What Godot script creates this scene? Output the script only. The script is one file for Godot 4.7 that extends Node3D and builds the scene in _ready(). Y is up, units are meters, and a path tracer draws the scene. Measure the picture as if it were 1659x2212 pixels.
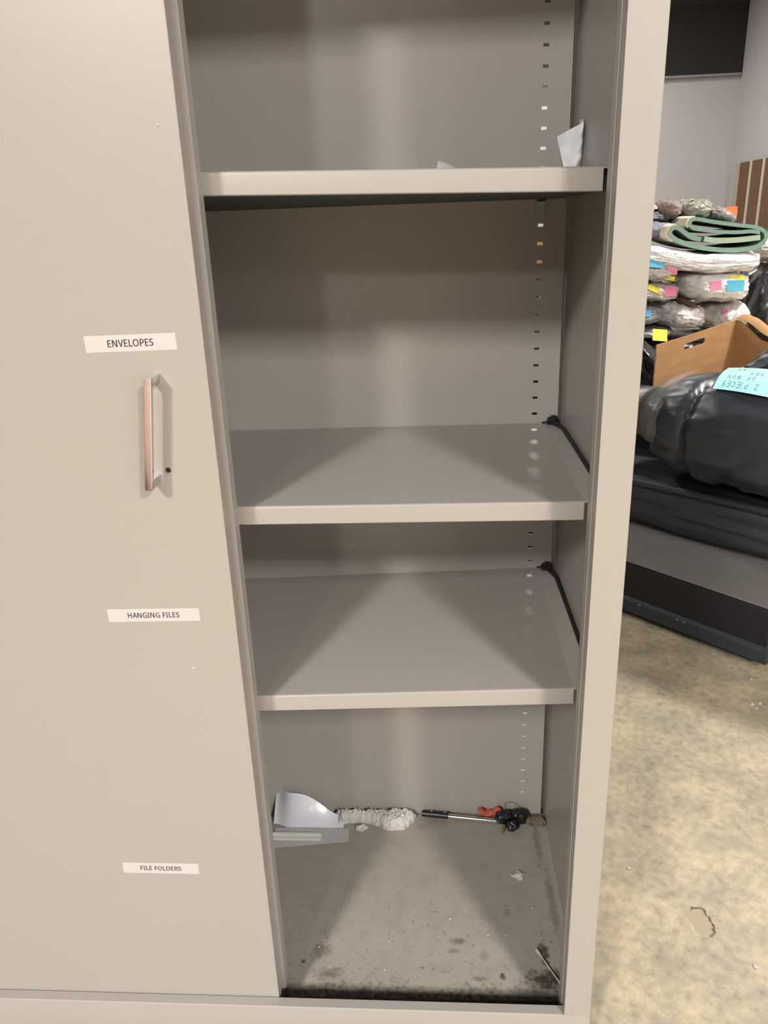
extends Node3D

# ---------------------------------------------------------------- mesh building
class MB:
	var v := PackedVector3Array()
	var n := PackedVector3Array()
	var uv := PackedVector2Array()
	func tri(a: Vector3, b: Vector3, c: Vector3, na: Vector3, nb: Vector3, nc: Vector3, ua := Vector2.ZERO, ub := Vector2.ZERO, uc := Vector2.ZERO) -> void:
		var g := (b - a).cross(c - a)
		if g.dot(na + nb + nc) > 0.0:
			v.append_array([a, c, b]); n.append_array([na, nc, nb]); uv.append_array([ua, uc, ub])
		else:
			v.append_array([a, b, c]); n.append_array([na, nb, nc]); uv.append_array([ua, ub, uc])
	func quad(a: Vector3, b: Vector3, c: Vector3, d: Vector3, nn: Vector3) -> void:
		tri(a, b, c, nn, nn, nn, Vector2(0, 0), Vector2(1, 0), Vector2(1, 1))
		tri(a, c, d, nn, nn, nn, Vector2(0, 0), Vector2(1, 1), Vector2(0, 1))
	func box(lo: Vector3, hi: Vector3, b := 0.0) -> void:
		# box with chamfered edges
		var c := (lo + hi) * 0.5
		var h := (hi - lo) * 0.5
		b = minf(b, minf(h.x, minf(h.y, h.z)) * 0.9)
		for ax in 3:
			for s in [-1.0, 1.0]:
				var u := (ax + 1) % 3
				var w := (ax + 2) % 3
				var nn := Vector3.ZERO
				nn[ax] = s
				var q: Array[Vector3] = []
				for k in [[-1, -1], [1, -1], [1, 1], [-1, 1]]:
					var p := Vector3.ZERO
					p[ax] = s * h[ax]
					p[u] = k[0] * (h[u] - b)
					p[w] = k[1] * (h[w] - b)
					q.append(c + p)
				quad(q[0], q[1], q[2], q[3], nn)
				if b > 0.0:
					for t in [-1.0, 1.0]:
						# edge between +s on ax and +t on u
						var nu := Vector3.ZERO
						nu[u] = t
						var e: Array[Vector3] = []
						for k in [[-1, 0], [1, 0], [1, 1], [-1, 1]]:
							var p := Vector3.ZERO
							p[ax] = s * (h[ax] - (0.0 if k[1] == 0 else b))
							p[u] = t * (h[u] - (b if k[1] == 0 else 0.0))
							p[w] = k[0] * (h[w] - b)
							e.append(c + p)
						tri(e[0], e[1], e[2], nn, nn, nu)
						tri(e[0], e[2], e[3], nn, nu, nu)
		if b > 0.0:
			for sx in [-1.0, 1.0]:
				for sy in [-1.0, 1.0]:
					for sz in [-1.0, 1.0]:
						var s := Vector3(sx, sy, sz)
						var p0 := c + s * (h - Vector3(0, b, b))
						var p1 := c + s * (h - Vector3(b, 0, b))
						var p2 := c + s * (h - Vector3(b, b, 0))
						tri(p0, p1, p2, Vector3(sx, 0, 0), Vector3(0, sy, 0), Vector3(0, 0, sz))
	func extrude(poly: PackedVector2Array, t0: float, t1: float, place: Callable, smooth := 50.0, caps := true, steps := 1) -> void:
		# place(Vector2, t) -> Vector3 ; poly counter-clockwise or clockwise
		var m := poly.size()
		var area := 0.0
		for i in m:
			area += poly[i].cross(poly[(i + 1) % m])
		var sg := 1.0 if area > 0 else -1.0
		var en: Array[Vector2] = []
		for i in m:
			var d := (poly[(i + 1) % m] - poly[i]).normalized()
			en.append(Vector2(d.y, -d.x) * sg)
		var ct := cos(deg_to_rad(smooth))
		for i in m:
			var j := (i + 1) % m
			var k := (i + m - 1) % m
			var n0 := (en[i] + en[k]).normalized() if en[i].dot(en[k]) > ct else en[i]
			var n1 := (en[i] + en[j]).normalized() if en[i].dot(en[j]) > ct else en[i]
			for s in steps:
				var ta := lerpf(t0, t1, float(s) / steps)
				var tb := lerpf(t0, t1, float(s + 1) / steps)
				var a: Vector3 = place.call(poly[i], ta)
				var b: Vector3 = place.call(poly[j], ta)
				var c: Vector3 = place.call(poly[j], tb)
				var d: Vector3 = place.call(poly[i], tb)
				var na: Vector3 = (place.call(poly[i] + n0 * 1e-3, ta) - a).normalized()
				var nb: Vector3 = (place.call(poly[j] + n1 * 1e-3, ta) - b).normalized()
				tri(a, b, c, na, nb, nb, Vector2(ta, float(i) / m), Vector2(ta, float(j) / m), Vector2(tb, float(j) / m))
				tri(a, c, d, na, nb, na, Vector2(ta, float(i) / m), Vector2(tb, float(j) / m), Vector2(tb, float(i) / m))
		if caps:
			var ix := Geometry2D.triangulate_polygon(poly)
			for e in [t0, t1]:
				var nn: Vector3 = (place.call(poly[0], e) - place.call(poly[0], t0 + t1 - e)).normalized()
				for q in range(0, ix.size(), 3):
					tri(place.call(poly[ix[q]], e), place.call(poly[ix[q + 1]], e), place.call(poly[ix[q + 2]], e), nn, nn, nn, poly[ix[q]], poly[ix[q + 1]], poly[ix[q + 2]])
	func grid(nu: int, nv: int, f: Callable, flip := false) -> void:
		# smooth surface from f(u, v) with u, v in 0..1
		var p := PackedVector3Array()
		for j in nv + 1:
			for i in nu + 1:
				p.append(f.call(float(i) / nu, float(j) / nv))
		var w := nu + 1
		var ns := PackedVector3Array()
		for j in nv + 1:
			for i in nu + 1:
				var du := p[j * w + mini(i + 1, nu)] - p[j * w + maxi(i - 1, 0)]
				var dv := p[mini(j + 1, nv) * w + i] - p[maxi(j - 1, 0) * w + i]
				var q := du.cross(dv).normalized()
				ns.append(-q if flip else q)
		for j in nv:
			for i in nu:
				var a := j * w + i
				var U := Vector2(float(i) / nu, float(j) / nv)
				var dx := Vector2(1.0 / nu, 0)
				var dy := Vector2(0, 1.0 / nv)
				tri(p[a], p[a + 1], p[a + w + 1], ns[a], ns[a + 1], ns[a + w + 1], U, U + dx, U + dx + dy)
				tri(p[a], p[a + w + 1], p[a + w], ns[a], ns[a + w + 1], ns[a + w], U, U + dx + dy, U + dy)
	func sheet(nu: int, nv: int, f: Callable, th: float) -> void:
		# a sheet with a real thickness: two faces and the rim
		var h := 0.01
		var off := func(u: float, vv: float, s: float) -> Vector3:
			var u0 := clampf(u, h, 1 - h)
			var v0 := clampf(vv, h, 1 - h)
			var du: Vector3 = f.call(u0 + h, v0) - f.call(u0 - h, v0)
			var dv: Vector3 = f.call(u0, v0 + h) - f.call(u0, v0 - h)
			return f.call(u, vv) + du.cross(dv).normalized() * s * th * 0.5
		grid(nu, nv, func(u: float, vv: float): return off.call(u, vv, 1.0))
		grid(nu, nv, func(u: float, vv: float): return off.call(u, vv, -1.0), true)
		grid(nu, 1, func(u: float, vv: float): return off.call(u, 0.0, vv * 2.0 - 1.0))
		grid(nu, 1, func(u: float, vv: float): return off.call(u, 1.0, 1.0 - vv * 2.0))
		grid(nv, 1, func(u: float, vv: float): return off.call(0.0, u, 1.0 - vv * 2.0))
		grid(nv, 1, func(u: float, vv: float): return off.call(1.0, u, vv * 2.0 - 1.0))
	func puff(c: Vector3, bas: Basis, h: Vector3, e: float, disp: Callable, res := 26) -> void:
		# pillow: superellipsoid of half sizes h, pushed along by disp(unit point) -> metres
		var at := func(p: Vector3) -> Vector3:
			var r := pow(pow(absf(p.x), e) + pow(absf(p.y), e) + pow(absf(p.z), e), -1.0 / e)
			var q := p * r
			var k: float = disp.call(q)
			var s := q * h
			return c + bas * (s + (q / h).normalized() * k)
		for ax in 3:
			for s in [-1.0, 1.0]:
				var u := (ax + 1) % 3
				var w := (ax + 2) % 3
				var cube := func(a: float, b: float) -> Vector3:
					var p := Vector3.ZERO
					p[ax] = s
					p[u] = tan((a * 2.0 - 1.0) * PI / 4.0)
					p[w] = tan((b * 2.0 - 1.0) * PI / 4.0)
					return p
				var pts := PackedVector3Array()
				var nor := PackedVector3Array()
				for j in res + 1:
					for i in res + 1:
						var a := float(i) / res
						var b := float(j) / res
						var d := 0.35 / res
						var o: Vector3 = at.call(cube.call(a, b))
						pts.append(o)
						var g: Vector3 = (at.call(cube.call(a + d, b)) - at.call(cube.call(a - d, b))).cross(at.call(cube.call(a, b + d)) - at.call(cube.call(a, b - d)))
						nor.append(g.normalized() * s)
				var W := res + 1
				for j in res:
					for i in res:
						var k := j * W + i
						var U := Vector2(float(i) / res, float(j) / res)
						tri(pts[k], pts[k + 1], pts[k + W + 1], nor[k], nor[k + 1], nor[k + W + 1], U, U, U)
						tri(pts[k], pts[k + W + 1], pts[k + W], nor[k], nor[k + W + 1], nor[k + W], U, U, U)
	func tube(path: PackedVector3Array, rad: PackedFloat32Array, sides := 10, cap := true) -> void:
		var m := path.size()
		var up := Vector3(0.123, 0.97, 0.21)
		var rings: Array = []
		for i in m:
			var d := (path[mini(i + 1, m - 1)] - path[maxi(i - 1, 0)]).normalized()
			if absf(d.dot(up)) > 0.95:
				up = Vector3(0.9, 0.1, 0.4)
			var x := d.cross(up).normalized()
			var y := x.cross(d).normalized()
			var ring := PackedVector3Array()
			var r := rad[mini(i, rad.size() - 1)]
			for k in sides:
				var a := TAU * k / sides
				ring.append(path[i] + (x * cos(a) + y * sin(a)) * r)
			rings.append(ring)
		for i in m - 1:
			for k in sides:
				var l := (k + 1) % sides
				var a: Vector3 = rings[i][k]
				var b: Vector3 = rings[i][l]
				var c: Vector3 = rings[i + 1][l]
				var d: Vector3 = rings[i + 1][k]
				var na := (a - path[i]).normalized()
				var nb := (b - path[i]).normalized()
				var nc := (c - path[i + 1]).normalized()
				var nd := (d - path[i + 1]).normalized()
				tri(a, b, c, na, nb, nc)
				tri(a, c, d, na, nc, nd)
		if cap:
			for e in [0, m - 1]:
				var nn: Vector3 = (path[e] - path[1 if e == 0 else m - 2]).normalized()
				for k in sides:
					tri(path[e], rings[e][k], rings[e][(k + 1) % sides], nn, nn, nn)
	func lathe(c: Vector3, axis: Vector3, prof: PackedVector2Array, sides := 20) -> void:
		# prof: x = radius, y = along the axis
		var x := axis.cross(Vector3(0.3, 0.8, 0.5)).normalized()
		var y := axis.cross(x).normalized()
		for i in prof.size() - 1:
			var d := (prof[i + 1] - prof[i]).normalized()
			for k in sides:
				var a0 := TAU * k / sides
				var a1 := TAU * (k + 1) / sides
				var r0 := x * cos(a0) + y * sin(a0)
				var r1 := x * cos(a1) + y * sin(a1)
				var n0 := (r0 * d.y - axis * d.x).normalized()
				var n1 := (r1 * d.y - axis * d.x).normalized()
				var p0 := c + axis * prof[i].y
				var p1 := c + axis * prof[i + 1].y
				tri(p0 + r0 * prof[i].x, p0 + r1 * prof[i].x, p1 + r1 * prof[i + 1].x, n0, n1, n1)
				tri(p0 + r0 * prof[i].x, p1 + r1 * prof[i + 1].x, p1 + r0 * prof[i + 1].x, n0, n1, n0)
	func into(mesh: ArrayMesh) -> ArrayMesh:
		var a := []
		a.resize(Mesh.ARRAY_MAX)
		a[Mesh.ARRAY_VERTEX] = v
		a[Mesh.ARRAY_NORMAL] = n
		a[Mesh.ARRAY_TEX_UV] = uv
		mesh.add_surface_from_arrays(Mesh.PRIMITIVE_TRIANGLES, a)
		return mesh
	func mesh() -> ArrayMesh:
		return into(ArrayMesh.new())

# ---------------------------------------------------------------- nodes
func thing(called: String, label: String, category: String, at := Vector3.ZERO, group := "") -> Node3D:
	var o := Node3D.new()
	o.name = called
	o.position = at
	add_child(o, true)
	o.set_meta("label", label)
	o.set_meta("category", category)
	if group:
		o.set_meta("group", group)
	return o

func origin_of(o: Node3D) -> Vector3:
	return o.position + (origin_of(o.get_parent()) if o.get_parent() is Node3D and o.get_parent() != self else Vector3.ZERO)

# a part whose mesh was made in world coordinates
func part(parent: Node3D, called: String, mesh: Mesh, mat: Material) -> MeshInstance3D:
	var o := MeshInstance3D.new()
	o.name = called
	o.mesh = mesh
	if mat:
		o.material_override = mat
	o.position = -origin_of(parent) if parent != self else Vector3.ZERO
	parent.add_child(o, true)
	return o

func struct(called: String, mesh: Mesh, mat: Material, label: String) -> MeshInstance3D:
	var o := part(self, called, mesh, mat)
	o.set_meta("kind", "structure")
	o.set_meta("label", label)
	return o

# a top-level thing made of one mesh
func solo(called: String, mesh: Mesh, mat: Material, label: String, category: String, group := "") -> MeshInstance3D:
	var o := part(self, called, mesh, mat)
	o.set_meta("label", label)
	o.set_meta("category", category)
	if group:
		o.set_meta("group", group)
	return o

func mat(c: Color, rough := 0.6, metal := 0.0, spec := 0.5) -> StandardMaterial3D:
	var m := StandardMaterial3D.new()
	m.albedo_color = c
	m.roughness = rough
	m.metallic = metal
	m.metallic_specular = spec
	return m

func noise(sd: int, freq: float, oct := 3, ridged := false) -> FastNoiseLite:
	var f := FastNoiseLite.new()
	f.seed = sd
	f.frequency = freq
	f.noise_type = FastNoiseLite.TYPE_SIMPLEX_SMOOTH
	f.fractal_octaves = oct
	f.fractal_type = FastNoiseLite.FRACTAL_RIDGED if ridged else FastNoiseLite.FRACTAL_FBM
	return f

func bump_tex(sd: int, freq: float, size := 256, strength := 4.0) -> NoiseTexture2D:
	var t := NoiseTexture2D.new()
	t.width = size
	t.height = size
	t.seamless = true
	t.as_normal_map = true
	t.bump_strength = strength
	t.noise = noise(sd, freq, 4)
	return t

func round_poly(pts: Array, r: float, seg := 4) -> PackedVector2Array:
	var out := PackedVector2Array()
	var m := pts.size()
	for i in m:
		var p: Vector2 = pts[i]
		var a: Vector2 = (pts[(i + m - 1) % m] - p)
		var b: Vector2 = (pts[(i + 1) % m] - p)
		var rr := minf(r, minf(a.length(), b.length()) * 0.45)
		for k in seg + 1:
			var t := float(k) / seg
			var p0 := p + a.normalized() * rr
			var p1 := p + b.normalized() * rr
			out.append(p0.lerp(p, t).lerp(p.lerp(p1, t), t))
	return out

func rect(w: float, h: float) -> Array:
	return [Vector2(-w, -h), Vector2(w, -h), Vector2(w, h), Vector2(-w, h)]

var M := {}

# ---------------------------------------------------------------- lights
func lamp(at: Vector3, energy: float, label: String, len := 1.2, col := Color(1.0, 0.985, 0.965)) -> void:
	var t := thing("ceiling_light", label, "light fixture", at, "high bay ceiling lights")
	var h := MB.new()
	h.box(at + Vector3(-0.24, 0.004, -len / 2 - 0.04), at + Vector3(0.24, 0.09, len / 2 + 0.04), 0.01)
	part(t, "housing", h.mesh(), M.white_metal)
	var r := MB.new()
	r.tube(PackedVector3Array([at + Vector3(0, 0.09, 0), Vector3(at.x, 4.6, at.z)]), PackedFloat32Array([0.012]), 8)
	part(t, "hanger", r.mesh(), M.white_metal)
	var d := MB.new()
	d.box(at + Vector3(-0.2, -0.004, -len / 2), at + Vector3(0.2, 0.006, len / 2), 0.002)
	part(t, "diffuser", d.mesh(), M.glow)
	var l := AreaLight3D.new()
	l.name = "glow"
	l.area_size = Vector2(0.4, len)
	l.area_normalize_energy = true
	l.light_energy = energy
	l.light_color = col
	l.area_range = 40.0
	l.shadow_enabled = true
	l.rotation = Vector3(-PI / 2, 0, 0)
	l.position = Vector3(0, -0.02, 0)
	t.add_child(l)

func _ready() -> void:
	# ---- camera
	var cam := Camera3D.new()
	cam.name = "camera"
	cam.fov = rad_to_deg(2.0 * atan(1106.0 / 1669.9))
	cam.position = Vector3(-0.2368, 1.2959, 0.9)
	cam.rotation_order = EULER_ORDER_YXZ
	cam.rotation = Vector3(-0.35490, 0.07130, -0.03840)
	cam.near = 0.02
	cam.far = 60.0
	add_child(cam)
	cam.current = true
	# ---- environment
	var we := WorldEnvironment.new()
	we.name = "world"
	var e := Environment.new()
	e.background_mode = Environment.BG_COLOR
	e.background_color = Color(0, 0, 0)
	e.tonemap_mode = Environment.TONE_MAPPER_LINEAR
	e.tonemap_exposure = 1.0
	e.sdfgi_enabled = true
	e.ssao_enabled = true
	e.ssil_enabled = true
	we.environment = e
	add_child(we)
	materials()
	# ---- lights: rows of high bay fixtures in front of and behind the cabinet
	lamp(Vector3(-2.2, 3.7, 4.45), 48.0, "oblong ceiling light hanging in front of the cabinet on the door side")
	lamp(Vector3(2.1, 3.7, 4.3), 48.0, "oblong ceiling light hanging in front of the cabinet on the open shelf side")
	lamp(Vector3(-1.95, 3.7, 8.5), 28.0, "oblong ceiling light in the far row behind the camera on the door side")
	lamp(Vector3(2.5, 3.7, 8.5), 8.0, "oblong ceiling light in the far row behind the camera on the open side")
	lamp(Vector3(2.35, 3.7, -2.66), 20.0, "short square ceiling light hanging over the wrapped bundles", 0.42)
	lamp(Vector3(-2.1, 3.7, -3.9), 7.0, "oblong ceiling light hanging behind the cabinet back")
	lamp(Vector3(0.83, 3.7, -7.7), 11.0, "oblong ceiling light hanging before the far warehouse wall")
	room()
	cabinet()
	debris()
	sofa()
	carton()
	bundles()
	far_things()

func materials() -> void:
	M.white_metal = mat(Color8(225, 225, 222), 0.5)
	M.glow = mat(Color8(255, 250, 240), 0.5)
	M.glow.emission_enabled = true
	M.glow.emission = Color8(255, 247, 232)
	M.glow.emission_energy_multiplier = 3.0
	M.paint = mat(Color8(158, 152, 145), 0.36, 0.0, 0.5)
	M.paint.normal_enabled = true
	M.paint.normal_texture = bump_tex(5, 0.05, 256, 1.0)
	M.paint.normal_scale = 0.08
	M.paint.uv1_triplanar = true
	M.paint.uv1_scale = Vector3(14, 14, 14)
	M.chrome = mat(Color8(215, 215, 218), 0.12, 1.0)
	M.steel = mat(Color8(150, 160, 165), 0.4, 0.8)
	M.black_rubber = mat(Color8(22, 24, 27), 0.7)
	M.black_plastic = mat(Color8(20, 20, 23), 0.35)
	M.paper = mat(Color8(188, 183, 179), 0.75)
	M.ink = mat(Color8(34, 32, 40), 0.8)
	M.leather = mat(Color8(50, 54, 60), 0.4, 0.0, 0.5)
	M.leather.normal_enabled = true
	M.leather.normal_texture = bump_tex(9, 0.09, 256, 3.0)
	M.leather.normal_scale = 0.12
	M.leather.uv1_triplanar = true
	M.leather.uv1_scale = Vector3(6, 6, 6)
	M.film = mat(Color(0.62, 0.6, 0.58, 0.2), 0.3)
	M.film.transparency = BaseMaterial3D.TRANSPARENCY_ALPHA
	M.cardboard = mat(Color8(190, 146, 98), 0.85)
	M.cardboard.albedo_texture = streak_tex()
	M.cardboard.uv1_triplanar = true
	M.cardboard.uv1_scale = Vector3(1.5, 4, 1.5)

func streak_tex() -> NoiseTexture2D:
	var t := NoiseTexture2D.new()
	t.width = 256
	t.height = 256
	t.seamless = true
	t.noise = noise(31, 0.02, 4)
	var g := Gradient.new()
	g.set_color(0, Color(0.86, 0.84, 0.82))
	g.set_color(1, Color(1, 1, 1))
	t.color_ramp = g
	return t

func floor_texture() -> ImageTexture:
	var S := 1024
	var a := noise(3, 0.006, 5)
	var b := noise(4, 0.035, 4)
	var c := noise(6, 0.16, 2)
	var ia := a.get_seamless_image(S, S).get_data()
	var ib := b.get_seamless_image(S, S).get_data()
	var ic := c.get_seamless_image(S, S).get_data()
	var out := PackedByteArray()
	out.resize(S * S * 3)
	var base := Vector3(160, 149, 126)
	for i in S * S:
		var x := float(ia[i]) / 255.0 - 0.5
		var y := float(ib[i]) / 255.0 - 0.5
		var z := float(ic[i]) / 255.0 - 0.5
		var k := 1.0 + x * 0.24 + y * 0.19 + z * 0.09
		if y < -0.21:
			k -= (-0.21 - y) * 0.35
		var tint := Vector3(1.0 + y * 0.05 + x * 0.03, 1.0, 1.0 - x * 0.04 - y * 0.03)
		out[i * 3] = int(clampf(base.x * k * tint.x, 0, 255))
		out[i * 3 + 1] = int(clampf(base.y * k * tint.y, 0, 255))
		out[i * 3 + 2] = int(clampf(base.z * k * tint.z, 0, 255))
	return ImageTexture.create_from_image(Image.create_from_data(S, S, false, Image.FORMAT_RGB8, out))

func room() -> void:
	var fm := mat(Color.WHITE, 0.5, 0.0, 0.4)
	fm.albedo_texture = floor_texture()
	fm.uv1_triplanar = true
	fm.uv1_world_triplanar = true
	fm.uv1_scale = Vector3(0.95, 0.95, 0.95)
	var f := MB.new()
	f.box(Vector3(-7.2, -0.2, -9.7), Vector3(3.66, 0, 11.2))
	var fl := struct("floor", f.mesh(), fm, "mottled tan concrete warehouse floor")
	# a dried spill with a darker rim
	var rim := PackedVector2Array([Vector2(0.244, -0.293), Vector2(0.266, -0.3), Vector2(0.281, -0.297), Vector2(0.291, -0.264), Vector2(0.283, -0.243), Vector2(0.266, -0.227), Vector2(0.254, -0.248), Vector2(0.247, -0.274)])
	var sn := noise(14, 60.0, 3)
	var fine := PackedVector2Array()
	for i in rim.size():
		for k in 8:
			var p := rim[i].lerp(rim[(i + 1) % rim.size()], k / 8.0)
			fine.append(p + Vector2(sn.get_noise_2dv(p), sn.get_noise_2dv(p + Vector2(3, 1))) * 0.006)
	var sb := MB.new()
	sb.extrude(fine, 0.0001, 0.0004, func(p: Vector2, t: float): return Vector3(p.x, t, p.y), 60)
	part(fl, "dried_spill", sb.mesh(), mat(Color8(154, 141, 117), 0.6))
	sb = MB.new()
	for i in fine.size() / 2:
		var a := fine[(i + 4) % fine.size()]
		var b := fine[(i + 5) % fine.size()]
		sb.box(Vector3(a.x - 0.0016, 0.0003, a.y - 0.0016), Vector3(a.x + 0.0016 + absf(sn.get_noise_2dv(a * 3.0)) * 0.003, 0.0007, b.y + 0.0016), 0.0)
	part(fl, "spill_rim", sb.mesh(), mat(Color8(112, 98, 82), 0.6)).set_meta("kind", "stuff")
	var wall := mat(Color8(190, 186, 186), 0.85)
	var w := MB.new()
	w.box(Vector3(-7.2, 0, -9.7), Vector3(3.66, 4.6, -9.5))
	struct("wall_back", w.mesh(), wall, "plain pale grey wall at the far end of the warehouse")
	w = MB.new()
	w.box(Vector3(3.36, 0, -9.5), Vector3(3.66, 4.6, 11.0))
	struct("wall_right", w.mesh(), wall, "plain pale grey side wall behind the brown slats")
	w = MB.new()
	w.box(Vector3(-7.2, 0, -9.5), Vector3(-7.0, 4.6, 11.0))
	struct("wall_left", w.mesh(), mat(Color8(84, 82, 80), 0.85), "plain grey wall on the door side of the cabinet")
	w = MB.new()
	w.box(Vector3(-7.2, 0, 11.0), Vector3(3.66, 4.6, 11.2))
	struct("wall_front", w.mesh(), mat(Color8(104, 78, 60), 0.85), "brown wall behind the camera")
	w = MB.new()
	w.box(Vector3(-7.2, 4.6, -9.7), Vector3(3.66, 4.8, 11.2))
	struct("ceiling", w.mesh(), mat(Color8(70, 70, 72), 0.9), "grey warehouse ceiling above the lights")

# ---------------------------------------------------------------- the cabinet
const CAB := Vector3(-0.61, 0, -0.27)
const BACK := -0.5097

func shelf_mesh(fl: float, fr: float, bl: float, br: float, drop: float) -> ArrayMesh:
	# heights of the top at the front left, front right, back left and back right of the visible opening
	var lift := func(x: float, z: float) -> float:
		var t := (x + 0.512) / 0.476
		var s := (x + 0.63) / 0.614
		return lerpf(lerpf(bl, br, s), lerpf(fl, fr, t), clampf((z - BACK) / (-0.085 - BACK), 0, 1))
	var place := func(p: Vector2, t: float) -> Vector3:
		return Vector3(t, p.y + lift.call(t, p.x), p.x)
	var b := MB.new()
	# top sheet with the rounded front corner and the front lip
	var r := 0.0035
	var prof := PackedVector2Array([Vector2(-0.508, 0.0)])
	for k in 6:
		var a := PI / 2 * k / 5.0
		prof.append(Vector2(-0.085 - r + r * sin(a), -r + r * cos(a)))
	prof.append_array([Vector2(-0.085, -drop + 0.001), Vector2(-0.086, -drop), Vector2(-0.103, -drop), Vector2(-0.103, -drop + 0.0016), Vector2(-0.0866, -drop + 0.0016), Vector2(-0.0866, -0.006), Vector2(-0.09, -0.0018), Vector2(-0.5064, -0.0018), Vector2(-0.5064, -drop * 0.95), Vector2(-0.508, -drop * 0.95)])
	b.extrude(prof, -1.2, -0.0385, place, 40, true, 4)
	# the sheet runs on past the lip to the side panel and is folded down there
	var tail := PackedVector2Array([Vector2(-0.508, 0.0), Vector2(-0.0885, 0.0), Vector2(-0.086, -0.0012), Vector2(-0.086, -0.0022), Vector2(-0.508, -0.0022)])
	b.extrude(tail, -0.0385, -0.0105, place, 30, true, 1)
	var side := PackedVector2Array([Vector2(-0.506, -0.0022), Vector2(-0.105, -0.0022), Vector2(-0.105, -drop), Vector2(-0.506, -drop)])
	b.extrude(side, -0.0125, -0.0105, place, 30, true, 1)
	return b.mesh()

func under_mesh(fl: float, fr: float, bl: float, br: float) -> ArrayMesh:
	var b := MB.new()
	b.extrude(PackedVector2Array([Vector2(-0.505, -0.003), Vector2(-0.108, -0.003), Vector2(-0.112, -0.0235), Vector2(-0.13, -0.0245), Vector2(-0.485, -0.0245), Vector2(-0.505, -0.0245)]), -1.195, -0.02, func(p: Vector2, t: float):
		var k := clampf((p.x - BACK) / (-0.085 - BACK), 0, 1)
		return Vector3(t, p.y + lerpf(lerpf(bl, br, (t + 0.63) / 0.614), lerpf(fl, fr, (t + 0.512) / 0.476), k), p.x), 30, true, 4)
	return b.mesh()

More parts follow.
